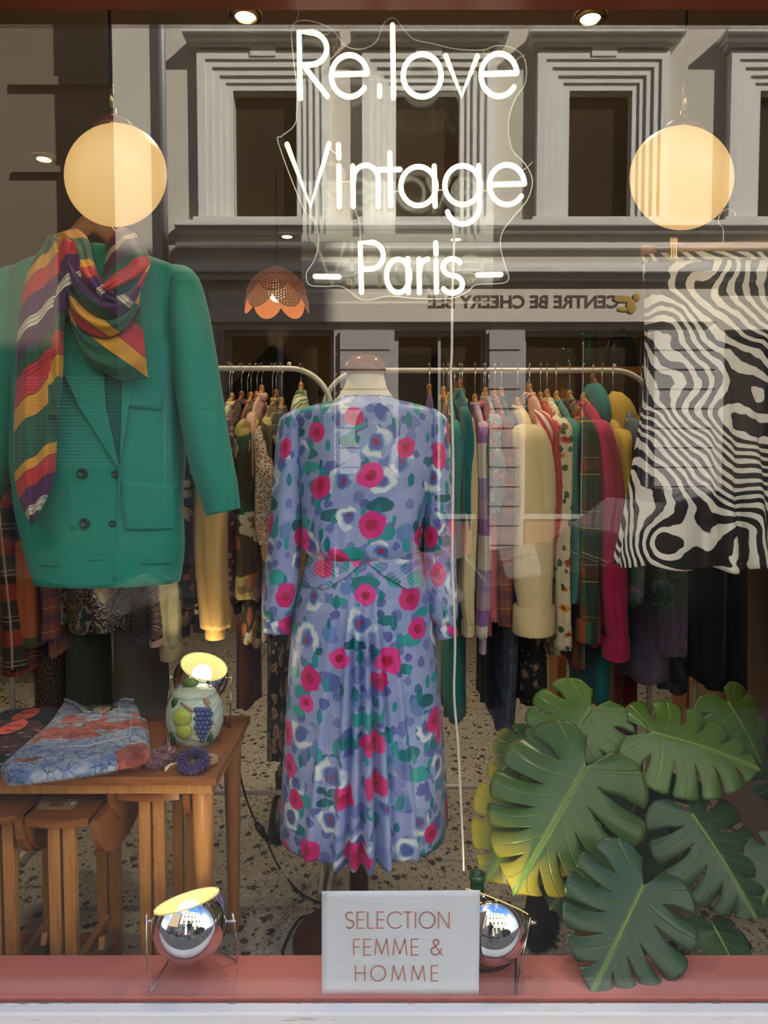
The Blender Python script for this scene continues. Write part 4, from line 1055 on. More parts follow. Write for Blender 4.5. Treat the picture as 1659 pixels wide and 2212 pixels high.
# ------------------------------------------------------------------ fabrics on the rails
F = {}
def plain(n, c, **k): F[n] = cloth(n, c, **k)
plain('teal_blue', (.012, .17, .19)); plain('dark_teal', (.012, .16, .18)); plain('cream_cotton', (.72, .61, .37)); plain('pink', (.60, .15, .18)); plain('coral', (.52, .06, .06))
plain('cream_wool', (.70, .58, .33)); plain('sea_green', (.06, .24, .22)); plain('magenta', (.46, .02, .10)); plain('mustard', (.52, .36, .06)); plain('gold_satin', (.62, .38, .12), rough=.5)
plain('salmon', (.34, .11, .07)); plain('grey_green', (.045, .065, .05)); plain('grey_wool', (.13, .125, .11)); plain('black_wool', (.012, .011, .012)); plain('navy', (.012, .016, .035)); plain('purple', (.09, .02, .16))
plain('rust', (.36, .10, .045)); plain('pale_pink', (.62, .36, .28)); plain('wine', (.16, .012, .02)); plain('olive', (.10, .10, .04)); plain('lilac', (.42, .33, .52)); plain('cream_denim', (.50, .44, .25))
F['teal_paisley'] = paisley('teal_paisley_jacquard', (.01, .20, .21), [(.04, .30, .30), (.02, .24, .25), (.05, .32, .33)], 24)
F['lilac_stripe'] = striped('lilac_knit_stripes', [(0, (.70, .64, .62)), (.22, (.30, .14, .42)), (.40, (.50, .34, .50)), (.62, (.34, .26, .50)), (.84, (.72, .66, .63))], .26, (0, 1), .9)
F['grey_floral'] = printed('grey_pink_floral', (.24, .28, .31), [dict(scale=55, gate=.6, rad=.42, cols=[(.55, .16, .17), (.60, .30, .26)], seed=1, center=(.35, .04, .05)), dict(scale=80, gate=.5, rad=.3, cols=[(.08, .17, .12), (.50, .48, .44)], seed=2)])
F['rust_plaid'] = plaid('rust_plaid', (.20, .07, .06), [(0, .06, 0, .4, (.34, .10, .05), .6), (1, .07, .1, .45, (.10, .05, .08), .7), (0, .06, .6, .66, (.5, .26, .14), .8), (1, .07, .7, .75, (.5, .26, .14), .7)])
F['denim'] = (lambda g: g.bsdf(g.mix(g.ramp(g.noise(g.uv(), 22, 5), [(.45, (0, 0, 0)), (.75, (1, 1, 1))]), (.028, .042, .075), (.13, .17, .23)), .85, normal=weave(g)))(G('dark_washed_denim'))
F['red_stripe'] = striped('red_white_stripes', [(0, (.78, .70, .62)), (.5, (.55, .06, .07))], .017, (.94, .34), .8)
F['dark_floral'] = printed('dark_floral', (.02, .022, .035), [dict(scale=26, gate=.45, rad=.30, cols=[(.30, .12, .08), (.34, .24, .17)], seed=3, center=(.45, .3, .2), wob=.5), dict(scale=48, gate=.4, rad=.25, cols=[(.20, .17, .14)], seed=4, wob=.5)])
F['cream_floral'] = printed('cream_floral', (.74, .66, .48), [dict(scale=24, gate=.5, rad=.24, cols=[(.55, .08, .05), (.60, .32, .05)], seed=2, center=(.25, .02, .02), wob=.4), dict(scale=34, gate=.55, rad=.26, cols=[(.03, .12, .05), (.05, .16, .09)], seed=5, wob=.5, stretch=(1.5, .8))])
F['tartan'] = plaid('red_green_tartan', (.10, .085, .045), [(1, .15, 0, .42, (.02, .13, .055), .8), (0, .11, .0, .38, (.48, .07, .025), .7), (1, .15, .55, .72, (.42, .075, .02), .65), (0, .11, .55, .8, (.015, .02, .03), .7), (0, .11, .44, .47, (.45, .05, .03), .9), (1, .15, .46, .475, (.55, .42, .05), .9), (1, .15, .78, .79, (.5, .3, .05), .9)])
F['slate_floral'] = printed('slate_floral', (.10, .13, .16), [dict(scale=40, gate=.6, rad=.36, cols=[(.25, .20, .24), (.10, .18, .17)], seed=6, wob=.5)])
F['red_plaid'] = plaid('red_black_plaid', (.045, .035, .03), [(0, .13, 0, .42, (.36, .05, .03), .75), (1, .13, .05, .42, (.40, .055, .03), .72), (0, .13, .62, .645, (.55, .42, .25), .8), (1, .13, .60, .62, (.55, .42, .25), .8), (1, .13, .70, .72, (.55, .42, .25), .6)])
F['dark_print'] = printed('maroon_print', (.055, .022, .03), [dict(scale=45, gate=.6, rad=.32, cols=[(.30, .20, .15), (.20, .10, .07), (.14, .025, .05)], seed=7, wob=.8)])
F['ditsy'] = printed('red_ditsy_floral', (.62, .53, .42), [dict(scale=130, gate=.75, rad=.36, cols=[(.32, .06, .05), (.22, .13, .05), (.38, .12, .08)], seed=8, wob=.3), dict(scale=240, gate=.7, rad=.34, cols=[(.30, .20, .12)], seed=2)])
F['big_yellow'] = printed('dark_yellow_flowers', (.055, .045, .02), [dict(scale=11, gate=.6, rad=.40, cols=[(.48, .38, .09), (.55, .48, .34), (.06, .10, .05)], seed=4, wob=.6, center=(.20, .13, .03)), dict(scale=15, gate=.5, rad=.34, cols=[(.42, .14, .05), (.03, .09, .05)], seed=6, wob=.6)])
F['black_floral'] = printed('black_beige_floral', (.016, .014, .014), [dict(scale=19, gate=.62, rad=.36, cols=[(.30, .24, .14)], seed=9, wob=.7, center=(.03, .02, .02)), dict(scale=19, gate=.62, rad=.15, cols=[(.34, .06, .08)], seed=9, wob=.7), dict(scale=42, gate=.4, rad=.25, cols=[(.24, .20, .12)], seed=3, wob=.6)])
F['palm'] = printed('green_palm_print', (.62, .56, .44), [dict(scale=15, gate=.8, rad=.46, cols=[(.06, .16, .04), (.09, .20, .06)], seed=3, wob=.7, stretch=(1.7, .7))])
F['earth_floral'] = printed('earthy_leaf_print', (.10, .075, .04), [dict(scale=14, gate=.6, rad=.40, cols=[(.45, .17, .06), (.08, .11, .05), (.40, .30, .10)], seed=5, wob=.7)])
F['orange_floral'] = printed('orange_cream_leaf_print', (.50, .38, .25), [dict(scale=14, gate=.6, rad=.42, cols=[(.52, .18, .06), (.05, .10, .06), (.62, .52, .38)], seed=2, wob=.8, stretch=(1.4, .6))])
F['patch_paisley'] = printed('brown_paisley_patchwork', (.05, .03, .03), [dict(scale=150, gate=.85, rad=.32, cols=[(.50, .42, .36)], seed=1, wob=.3), dict(scale=11, gate=.5, rad=.36, cols=[(.36, .19, .035), (.04, .08, .10), (.04, .075, .03)], seed=5, wob=.8, ring=(.42, .36, .26)), dict(scale=17, gate=.35, rad=.3, cols=[(.09, .055, .03)], seed=8, wob=.9, ring=(.30, .24, .14))])
F['purple_paisley'] = paisley('plum_paisley', (.045, .022, .032), [(.22, .16, .13), (.09, .05, .06), (.30, .24, .2)], 20)
F['red_paisley'] = paisley('red_green_paisley', (.022, .02, .016), [(.34, .05, .05), (.18, .16, .07), (.10, .10, .05)], 22)
F['black_gold'] = printed('black_gold_flower', (.014, .012, .012), [dict(scale=13, gate=.5, rad=.36, cols=[(.52, .30, .08), (.44, .22, .05)], seed=6, wob=.9, center=(.62, .42, .15)), dict(scale=34, gate=.4, rad=.3, cols=[(.22, .06, .03), (.45, .33, .24)], seed=2)])
F['white_multi'] = printed('pale_fish_print', (.55, .54, .48), [dict(scale=50, gate=.7, rad=.40, cols=[(.12, .22, .22), (.40, .08, .05), (.05, .06, .08)], seed=2, wob=.7)])
F['multi_stripe'] = striped('jazzy_stripes', [(0, (.42, .04, .04)), (.2, (.5, .34, .05)), (.4, (.03, .1, .05)), (.6, (.03, .02, .05)), (.8, (.5, .38, .2))], .06, (.5, .85), .8)
F['mohair'] = (lambda g: g.bsdf(g.mix(g.lt(g.xyz(g.uv())[1], g.math('ADD', .82, g.math('MULTIPLY', g.noise(g.uv(), 7, 3), .12)), .02), (.012, .09, .055), (.10, .035, .20)), .95, normal=g.bump(g.noise(g.uv(), 160, 4), 1.0, .02), sheen=.8))(G('green_violet_mohair'))

# ------------------------------------------------------------------ hanger and garment seen edge-on, hanging square to the rail
def hanger_edge(x, Y, ztop, mat, lab, slope=.085, half=.205):
    t = thing('hanger', lab, 'hanger', (x, Y, ztop), 'hangers on the rails')
    pts = [(x, Y + half * s_, ztop - slope * abs(s_) ** 1.3) for s_ in np.linspace(-1, 1, 15)]
    MB().tube(pts, .0052, 10, ry=[.007 + .010 * (1 - abs(s_)) for s_ in np.linspace(-1, 1, 15)]).tube([(x, Y, ztop - .012), (x, Y, ztop + .020), (x, Y, ztop + .026)], [.0085, .0085, .005], 10, ry=[.013, .013, .009], side=(1, 0, 0)).build('shoulder_bar', mat, t)
    rr = .016
    hk = [(x, Y, ztop), (x, Y, BARZ - .030)] + [(x, Y + rr * math.sin(a) - .0, BARZ - .002 + rr * -math.cos(a) + .002) for a in np.linspace(.5, 4.4, 12)]
    hk = [(x, Y, ztop), (x, Y + .002, BARZ - .028)] + [(x + .003 * math.sin(a), Y + .0165 * math.sin(a), BARZ - .0165 * math.cos(a) + .0) for a in np.linspace(.45, 4.2, 12)]
    MB().tube(hk, .0015, 7).build('hook', M['steel'], t)
    return t
def garment(kind, lab, px, top, bot, mat, thick=.020, half=.21, Y=None, sleeve=None, cuff=None, hood=False, cat='garment', swing=0, collar=True, hangw='hangwood', flare=0, lean=0, ph=None, group='clothes on the rails', hang=True, hoff=0):
    """px: photo column of the near edge; top/bot: photo rows of shoulder point and hem at the near edge"""
    Y = RY if Y is None else Y
    yf = Y - half
    x = at(px, (top + bot) / 2, yf + .03).x
    zt = at(px, top, Y - .05).z; zb = at(px, bot, yf).z
    ph = rnd.uniform(0, 6) if ph is None else ph
    t = thing(kind, lab, cat, (x, Y, zb), group)
    H = zt - zb
    def prof(z):
        d = zt - z
        hy = half * interp(d, [0, .012, .035, .07, .11, .18, 10], [.26, .42, .70, .93, 1.0, .985, .985]) + flare * max(0, d - .2)
        hx = thick * interp(d, [0, .02, .08, .2, H + .01], [.45, .68, .85, 1.0, 1.15])
        return hx, hy
    zs = list(zt - np.array([0, .008, .018, .03, .045, .06, .08, .10, .13])) ; zs = [z for z in zs if z > zb + .01] + list(np.linspace(zt - min(.17, H * .5), zb, 18))
    P = []; U = []
    n = 56
    for z in zs:
        hx, hy = prof(z); row = []; ur = []; d = zt - z; t_ = min(1, d / max(H, .1))
        for j in range(n + 1):
            a = math.pi / 2 + 2 * math.pi * j / n
            f = 1 + .30 * t_ * math.sin(7 * a + ph + 4 * z) * .5 + .12 * math.sin(3 * a + ph * 2)
            xx_ = x + lean * d + hx * f * math.copysign(abs(math.cos(a)) ** .8, math.cos(a)) + swing * math.sin(a) * -.5
            row.append((xx_, Y + hy * math.copysign(abs(math.sin(a)) ** .9, math.sin(a)), z + .006 * t_ * math.sin(5 * a + ph))); ur.append((2.2 * hy * (j / n) * 2, z))
        P.append(row); U.append(ur)
    m = MB(); m.grid(P, U); m.fan(P[0][:-1], uvs=U[0][:-1]); m.fan(P[-1][:-1], uvs=U[-1][:-1], flip=True)
    m.build('body', mat, t)
    if sleeve:
        sb, sr, sry, dx = sleeve[:4]; dy = sleeve[4] if len(sleeve) > 4 else 0      # bottom row, half width, half depth, sideways swing (px), extra forward
        for s_ in (-1, 1):
            if s_ == 1 and not sleeve[5:6]: 
                pass
            ys = Y + s_ * half * .86
            zc = at(px, sb, Y - half).z; k = pxm(Y - half)
            fw = (-dy if s_ < 0 else dy)
            pth = [(x, ys - s_ * .05, zt - .055), (x, ys + s_ * .012 , zt - .085), (x + dx * k * .15, ys + s_ * .028 + fw * .5, zt - .16), (x + dx * k * .5, ys + s_ * .035 + fw, (zt + zc) / 2 - .02), (x + dx * k * .85, ys + s_ * .03 + fw, zc * .85 + zt * .15), (x + dx * k, ys + s_ * .025 + fw, zc)]
            pth = [Vector(p) for p in spline(pth, 6)]; nn = len(pth); tt = np.linspace(0, 1, nn)
            R = np.interp(tt, [0, .08, .25, .75, .94, 1], [sr * .3, sr * .75, sr * .95, sr, sr * (1 if not cuff else .95), sr * (.95 if not cuff else .85)])
            R2 = np.interp(tt, [0, .08, .25, .75, 1], [sry * .4, sry * .9, sry, sry * .95, sry * .85])
            R = [r_ * (1 + .06 * math.sin(9 * q + ph)) for r_, q in zip(R, tt)]
            rows = []; uvr = []
            for i, c in enumerate(pth):
                q_ = tt[i]; row = []; ur = []
                for j in range(29):
                    a = math.pi / 2 + 2 * math.pi * j / 28
                    f = 1 + (.10 * math.sin(4 * a + ph + 3 * q_) + .06 * math.sin(9 * a + 2 * ph - 4 * q_)) * min(1, q_ * 3) + (.10 * math.sin(13 * a + ph) * max(0, q_ - .86) * 7 if cuff and cuff[1] < 1 else 0)
                    row.append((c.x + R[i] * f * math.cos(a) + .004 * math.sin(11 * q_ + ph), c.y + R2[i] * f * math.sin(a), c.z)); ur.append((sr * 5 * j / 28, c.z))
                rows.append(row); uvr.append(ur)
            ms = MB(); ms.grid(rows, uvr); ms.fan(rows[0][:-1], uvs=uvr[0][:-1]); ms.fan(rows[-1][:-1], uvs=uvr[-1][:-1], flip=True)
            so = ms.build('sleeve', mat, t)
            if cuff:
                e = pth[-1]; d_ = (pth[-1] - pth[-3]).normalized(); w_ = cuff[0] * k; cr_ = cuff[1]
                MB().tube([e - d_ * w_ * .25, e - d_ * w_ * .2, e + d_ * w_ * .75, e + d_ * w_ * .8], [sr * cr_ * .92, sr * cr_, sr * cr_ * 1.02, sr * cr_ * .95], 20, ry=[sry * .85 * cr_] * 4, side=(1, 0, 0)).build('cuff', cuff[2] if len(cuff) > 2 else mat, so)
    if collar:
        pts = [(x + .011 * math.cos(a), Y + .060 * math.sin(a), zt - .002 + .008 * math.sin(a)) for a in np.linspace(0, 2 * math.pi, 25)]
        MB().tube(pts, .0055, 8, cap=False, ry=[.012] * 25, side=(1, 0, 0)).build('collar', mat, t)
    if hood:
        pts = [(x + .0 + .05 * q, Y - .04 - .09 * q, zt + .012 - .03 * q - .16 * q * q) for q in np.linspace(0, 1, 10)]
        MB().tube(pts, [.012, .026, .036, .042, .045, .045, .042, .036, .026, .01], 18, ry=[.03, .06, .075, .08, .08, .075, .07, .06, .04, .015], side=(1, 0, 0)).build('hood', mat, t)
    if hang: hanger_edge(x + lean * 0 + hoff, Y, zt + .009, M[hangw], ' '.join(('hanger of the ' + lab).split()[:16]), half=half * .80)
    return t
def trousers(kind, lab, px, top, bot, mat, half=.10, thick=.02, Y=None, cat='trousers', taper=0, group='clothes on the rails', wid=None):
    """a flat hanging panel (skirt or folded trousers) seen slightly from the side; half-width across the rail"""
    return garment(kind, lab, px, top, bot, mat, thick=thick, half=half, Y=Y, cat=cat, collar=False, flare=taper, group=group, hangw='hangwood_dark')

# ---- right rack, from the dress outward
garment('shirt', 'striped jazzy shirt peeking out behind the dress shoulder', 968, 856, 1200, F['multi_stripe'], .014, sleeve=(1150, .018, .03, 0))
garment('skirt', 'purple skirt behind the dress shoulder, top corner only', 935, 850, 1180, F['purple'], .012, collar=False, cat='skirt', hangw='hangwood_dark')
garment('jacket', 'teal paisley jacquard jacket right beside the dress sleeve', 978, 868, 1232, F['teal_paisley'], .024, .20, sleeve=(1205, .030, .05, -2), cat='jacket')
garment('dress', 'long teal dress with its plain hem below the paisley jacket', 986, 850, 1562, F['teal_paisley'], .030, .12, Y=RY + .06, cat='dress', collar=False)
garment('blouse', 'dark teal blouse squeezed behind the cream cotton shirt', 1006, 842, 1200, F['dark_teal'], .014, sleeve=(1150, .016, .04, 0), cat='blouse', hangw='hangwood_dark')
garment('shirt', 'cream cotton shirt with a buttoned cuff next to the teal jacket', 1010, 862, 1320, F['cream_cotton'], .014, .20, sleeve=(1345, .021, .04, 0, .0), cuff=(34, .92), cat='shirt')
garment('jumper', 'lilac and white striped knitted jumper with lilac rib cuff', 1040, 872, 1340, F['lilac_stripe'], .017, .20, sleeve=(1375, .018, .045, 2), cuff=(46, .6, F['lilac']), cat='jumper')
garment('blouse', 'pink blouse between lilac jumper and floral blouse', 1058, 868, 1378, F['pink'], .013, .18, sleeve=(1340, .016, .04, 2), cat='blouse')
garment('blouse', 'grey and pink floral blouse with short flared sleeve', 1066, 858, 1180, F['grey_floral'], .015, .21, sleeve=(1108, .022, .05, -3, .02), cat='blouse')
garment('shirt', 'rust plaid shirt next to the floral blouse', 1086, 864, 1300, F['rust_plaid'], .018, .20, sleeve=(1350, .024, .05, 2), cat='shirt')
garment('dress', 'long dark washed denim dress hanging low behind the cream coat', 1096, 858, 1600, F['denim'], .017, .17, cat='dress', sleeve=(1590, .017, .04, 2))
garment('dress', 'dark navy dress with dangling ends left of the denim one', 1062, 880, 1530, F['navy'], .022, .12, Y=RY + .08, cat='dress', collar=False)
garment('coat', 'cream wool coat with wide turned-up cuff', 1140, 880, 1365, F['cream_wool'], .030, .21, Y=RY - .03, sleeve=(1318, .055, .065, 8, .02), cuff=(60, 1.06), cat='coat')
garment('shirt', 'red and white striped shirt with half sleeve', 1166, 850, 1330, F['red_stripe'], .018, .20, sleeve=(1140, .022, .05, 14, .01), cuff=(22, 1.1), cat='shirt')
garment('dress', 'long navy dress with pale flower sprays, hem above the plant', 1152, 846, 1522, F['dark_floral'], .045, .13, Y=RY + .04, cat='dress', collar=False, hangw='hangwood_dark')
garment('jumper', 'coral red ribbed jumper beside the striped shirt', 1192, 868, 1230, F['coral'], .016, .20, sleeve=(1215, .021, .05, 0), cat='jumper')
garment('blouse', 'cream blouse with red flowers and green sprigs', 1206, 862, 1420, F['cream_floral'], .020, .20, sleeve=(1400, .026, .05, 5), cat='blouse')
garment('shirt', 'sea green shirt left of the tartan shirt', 1228, 866, 1330, F['sea_green'], .015, .20, sleeve=(1300, .018, .05, 4), cat='shirt')
garment('shirt', 'red and green tartan shirt with rolled cuff', 1258, 864, 1450, F['tartan'], .020, .20, sleeve=(1345, .030, .055, 6, .01), cuff=(46, 1.12), cat='shirt')
garment('jacket', 'magenta jacket with long flared sleeve', 1292, 870, 1400, F['magenta'], .022, .21, sleeve=(1385, .034, .055, 34, .01), cuff=(44, 1.12), cat='jacket')
garment('dress', 'long plain teal dress below the magenta jacket', 1302, 826, 1530, F['teal_blue'], .034, .16, Y=RY + .03, cat='dress', collar=False, hangw='hangwood_dark')
garment('hoodie', 'mustard yellow hooded sweatshirt left of the zebra skirt', 1335, 888, 1180, F['mustard'], .028, .20, sleeve=(1210, .030, .06, 10, .01), hood=True, cat='hoodie')
garment('blouse', 'slate blue floral blouse partly behind the zebra skirt', 1362, 866, 1310, F['slate_floral'], .024, .21, sleeve=(1300, .020, .05, 6), cat='blouse')
# ---- third rack, mostly hidden behind the zebra skirt
garment('coat', 'shaggy green and violet mohair coat under the zebra skirt', 1415, 900, 1480, F['mohair'], .055, .17, Y=1.02, cat='coat', sleeve=(1410, .042, .055, 30, .01), collar=False, group='dark clothes under the zebra skirt')
garment('trousers', 'dark red trousers hanging beside the thin white post above the plant', 1362, 1200, 1610, F['wine'], .032, .12, Y=1.12, cat='trousers', collar=False, hang=False, group='dark clothes under the zebra skirt')
garment('trousers', 'dark blue jeans behind the white post right of the mohair coat', 1470, 1000, 1500, F['denim'], .04, .12, Y=1.15, cat='trousers', collar=False, group='dark clothes under the zebra skirt', hangw='hangwood_dark')
garment('dress', 'navy dress between the white post and the brown partition', 1545, 900, 1480, F['navy'], .05, .16, Y=1.10, cat='dress', collar=False, group='dark clothes under the zebra skirt')
garment('coat', 'black coat at the far right end under the zebra skirt', 1590, 900, 1500, F['black_wool'], .05, .16, Y=1.14, cat='coat', collar=False, group='dark clothes under the zebra skirt')

# ---- left rack, from the dress outward to the picture edge
LG = 'clothes on the left rail'
garment('blouse', 'white blouse with green palm print at the right end of the left rack', 640, 846, 1180, F['palm'], .030, .17, sleeve=(1130, .02, .04, 0), cat='blouse', group=LG)
garment('dress', 'long black floral dress hanging beside the blue dress sleeve', 596, 880, 1650, F['black_floral'], .034, .18, sleeve=(1330, .022, .04, 2), cat='dress', group=LG)
garment('blouse', 'dark leaf print blouse behind the ditsy floral sleeve', 580, 862, 1300, F['earth_floral'], .014, .20, sleeve=(1260, .016, .04, 0), cat='blouse', group=LG, hangw='hangwood_dark')
garment('shirt', 'cream shirt with tiny red flowers and long sleeve', 572, 880, 1390, F['ditsy'], .018, .20, sleeve=(1175, .026, .05, 12, .02), cat='shirt', group=LG)
garment('blouse', 'pale pink blouse left of the tiny-flowered shirt', 548, 852, 1300, F['pale_pink'], .012, .19, sleeve=(1250, .015, .04, 0), cat='blouse', group=LG)
garment('dress', 'dark dress with big yellow flowers', 536, 866, 1390, F['big_yellow'], .028, .20, sleeve=(1290, .030, .05, 0, .01), cat='dress', group=LG)
garment('skirt', 'orange and cream leaf print skirt below the yellow-flowered dress', 556, 1000, 1398, F['orange_floral'], .026, .17, Y=RY + .05, cat='skirt', collar=False, group=LG, hang=False)
garment('shirt', 'rust orange shirt at the middle of the left rack', 524, 868, 1200, F['rust'], .014, .18, sleeve=(1180, .015, .04, 0), cat='shirt', group=LG)
garment('dress', 'long dusty salmon dress with its hem near the table lamp', 524, 900, 1535, F['salmon'], .024, .14, Y=RY + .06, cat='dress', collar=False, group=LG, hangw='hangwood_dark')
garment('blouse', 'maroon printed blouse with pale specks', 500, 866, 1330, F['dark_print'], .016, .20, sleeve=(1300, .022, .05, 2), cat='blouse', group=LG, hangw='hangwood_dark')
garment('blouse', 'cream blouse just right of the jacket sleeve', 478, 870, 1100, F['cream_cotton'], .012, .19, sleeve=(1050, .014, .04, 0), cat='blouse', group=LG)
garment('blouse', 'golden satin blouse with full sleeve below the jacket cuff', 470, 884, 1280, F['gold_satin'], .024, .21, Y=RY - .02, sleeve=(1352, .046, .06, 0, .02), cuff=(30, .62), cat='blouse', group=LG)
garment('dress', 'black dress with golden flowers behind the satin blouse', 412, 884, 1336, F['black_gold'], .042, .20, sleeve=(1310, .02, .05, 0), cat='dress', group=LG)
garment('shirt', 'cream denim shirt with a dark cuff button under the paisley top', 372, 884, 1360, F['cream_denim'], .020, .19, sleeve=(1395, .034, .05, 0, .0), cuff=(36, .95), cat='shirt', group=LG)
garment('top', 'plum paisley top with gold hem band', 318, 884, 1400, F['purple_paisley'], .058, .20, Y=RY - .02, sleeve=(1380, .020, .05, 26), cuff=(14, 1.05, F['pale_pink']), cat='top', group=LG)
garment('trousers', 'grey wool trousers hanging behind the folded jeans', 285, 1000, 1640, F['grey_wool'], .062, .12, Y=RY + .03, cat='trousers', collar=False, group=LG, hang=False)
garment('skirt', 'brown paisley patchwork skirt with black hem', 190, 884, 1370, F['patch_paisley'], .070, .20, Y=RY - .02, cat='skirt', collar=False, group=LG, sleeve=(1365, .02, .04, 40))
garment('trousers', 'dark green trousers hanging left of the grey ones', 166, 1000, 1640, F['grey_green'], .045, .12, Y=RY + .03, cat='trousers', collar=False, group=LG, hang=False)
garment('blouse', 'pale fish print blouse strip beside the patchwork skirt', 124, 884, 1350, F['white_multi'], .012, .20, cat='blouse', group=LG)
garment('shirt', 'wine and orange checked shirt, small end right of the olive sleeve', 112, 884, 1420, F['rust_plaid'], .022, .19, sleeve=(1380, .02, .05, 4), cat='shirt', group=LG)
garment('dress', 'long red and green paisley dress at the table edge', 88, 884, 1600, F['red_paisley'], .032, .14, Y=RY + .03, cat='dress', collar=False, group=LG)
garment('jumper', 'colour-block jumper in orange and olive with yellow line', 70, 884, 1340, striped('colour_block', [(0, (.30, .19, .10)), (.10, (.55, .42, .14)), (.12, (.075, .08, .035)), (.30, (.44, .12, .04)), (.75, (.07, .03, .03))], .62, (0, 1), .9), .018, .20, sleeve=(1395, .028, .05, 4, .0), cat='jumper', group=LG)
garment('shirt', 'red and black plaid flannel shirt at the left picture edge', 22, 884, 1460, F['red_plaid'], .048, .20, Y=RY - .02, sleeve=(1440, .03, .05, 20), cat='shirt', group=LG)
# ------------------------------------------------------------------ big table, small drop-leaf tables nested below
TH = .595
fr = atz(462, 1678, TH); bk = atz(527, 1545, TH)
tx1, ty0, ty1 = (fr.x + bk.x) / 2 + .012, fr.y, bk.y
tx0 = tx1 - .95
tb = thing('table', 'teak side table with round tapered legs standing over the nested small tables', 'table', ((tx0 + tx1) / 2, (ty0 + ty1) / 2, 0))
MB().box(tx0, tx1, ty0, ty1, TH - .020, TH).build('tabletop', M['teak'], tb, smooth=False, bevel=.003)
mb = MB()
mb.box(tx0 + .03, tx1 - .015, ty0 + .02, ty0 + .042, TH - .048, TH - .0205); mb.build('apron', M['teak_side'], tb, smooth=False, bevel=.001)
MB().box(tx0 + .03, tx1 - .015, ty1 - .042, ty1 - .02, TH - .060, TH - .0205).build('apron', M['teak_side'], tb, smooth=False, bevel=.001)
MB().box(tx1 - .04, tx1 - .018, ty0 + .043, ty1 - .043, TH - .060, TH - .0205).build('apron', M['teak_side'], tb, smooth=False, bevel=.001)
for x in (tx0 + .04, tx1 - .043):
    for y in (ty0 + .05, ty1 - .045):
        MB().lathe([(0, 0), (.012, 0), (.0135, .01), (.0235, TH - .12), (.024, TH - .055), (.024, TH - .0205), (0, TH - .0205)], (x, y, 0), 24).build('leg', M['teak_side'], tb)

def nest_table(lab, x0, x1, y0, y1, zt, leaf_l=True, leaf_r=True, tilt=0, h=.125, bow=.012):
    """small table with a bowed top, a drop leaf folded down each side and paired square legs"""
    t = thing('nesting_table', lab, 'small table', ((x0 + x1) / 2, (y0 + y1) / 2, 0), 'drop-leaf tables nested under the big table')
    xm = (x0 + x1) / 2; n = 14
    ring = [(x0 + (x1 - x0) * k / n, y0 - bow * math.sin(math.pi * k / n), zt) for k in range(n + 1)] + [(x1 - (x1 - x0) * k / n, y1 + bow * math.sin(math.pi * k / n), zt) for k in range(n + 1)]
    MB().prism(ring, (0, 0, -.017)).build('tabletop', M['teak'], t, smooth=False, bevel=.002)
    for sx, on in ((-1, leaf_l), (1, leaf_r)):
        if not on: continue
        xe = (x0 if sx < 0 else x1) + sx * .004
        L = (y1 - y0) / 2; ym = (y0 + y1) / 2
        pr = []
        for k in range(25):                           # half-disc leaf hanging down, seen end on
            a = math.pi * k / 24
            pr.append((xe + sx * .004, ym - L * 1.0 * math.cos(a), zt - .004 - h * math.sin(a) ** .75))
        lf = MB().prism(pr, (sx * .016, 0, 0))
        o = lf.build('drop_leaf', M['teak'], t, smooth=False, bevel=.0015)
    wleg, gap = .026, .007
    for y in (y0 + .03, y1 - .03):
        for s_ in (-1, 1):
            c = xm + s_ * (wleg + gap) / 2
            MB().bar((c + s_ * .001, y, 0.0), (c, y, zt - .0175), wleg, .022, (0, 1, 0)).build('leg', M['teak_side'], t, smooth=False, bevel=.002)
    MB().bar((xm - .004, y0 + .045, .10), (xm - .004, y1 - .045, .10), .018, .030).build('stretcher', M['teak_side'], t, smooth=False, bevel=.0015)
    for s_ in (-1, 1):
        MB().bar((xm + s_ * .02, y1 - .05, .06), (xm + s_ * .055, y0 + .10, .16), .014, .028).build('gate_bar', M['teak_side'], t, smooth=False, bevel=.0015)
    return t
def X(px, py, z): return atz(px, py, z).x
zt = TH - .085
q = atz(50, 1772, zt); q2 = atz(186, 1772, zt); qb = atz(80, 1722, zt)
nest_table('drop-leaf nesting table carrying the brown price tag', q.x, q2.x, q.y + .008, q.y + .34, zt)
zt2 = TH - .058
r0 = atz(250, 1716, zt2); r1 = atz(384, 1716, zt2)
nest_table('drop-leaf nesting table at the right, behind the chrome lamp', r0.x, r1.x, r0.y + .01, r0.y + .34, zt2, h=.10)
l0 = atz(-70, 1770, zt); l1 = atz(36, 1762, zt)
nest_table('drop-leaf nesting table cut off by the left picture edge', l0.x, l1.x, l0.y + .02, l0.y + .34, zt, leaf_r=True)
M['kraft'] = simple('kraft_card', (.42, .28, .15), .85)
M['ink'] = simple('black_ink', (.03, .022, .02), .8)
tg = thing('price_tag', 'brown card price tag lying on the middle nesting table', 'tag', atz(124, 1734, zt))
pts = [(78, 1747), (92, 1721), (162, 1726), (172, 1733), (160, 1744), (153, 1748)]
P_ = [atz(p[0], p[1], zt + .0016) for p in pts]
MB().prism(P_, (0, 0, -.0008)).build('card', M['kraft'], tg, smooth=False)
c = atz(158, 1735, zt + .0022); MB().tube([(c.x + .004 * math.cos(a), c.y + .006 * math.sin(a), c.z) for a in np.linspace(0, 2 * math.pi, 15)], .0010, 6).build('eyelet', M['white_metal'], tg)
p = atz(118, 1732, zt + .0020); text('TABLES', 'lettering', M['ink'], tg, p, .018, (.25, 0, .02), ext=0)
p = atz(120, 1741, zt + .0020); text('400€', 'lettering', M['ink'], tg, p, .016, (.25, 0, .02), ext=0)

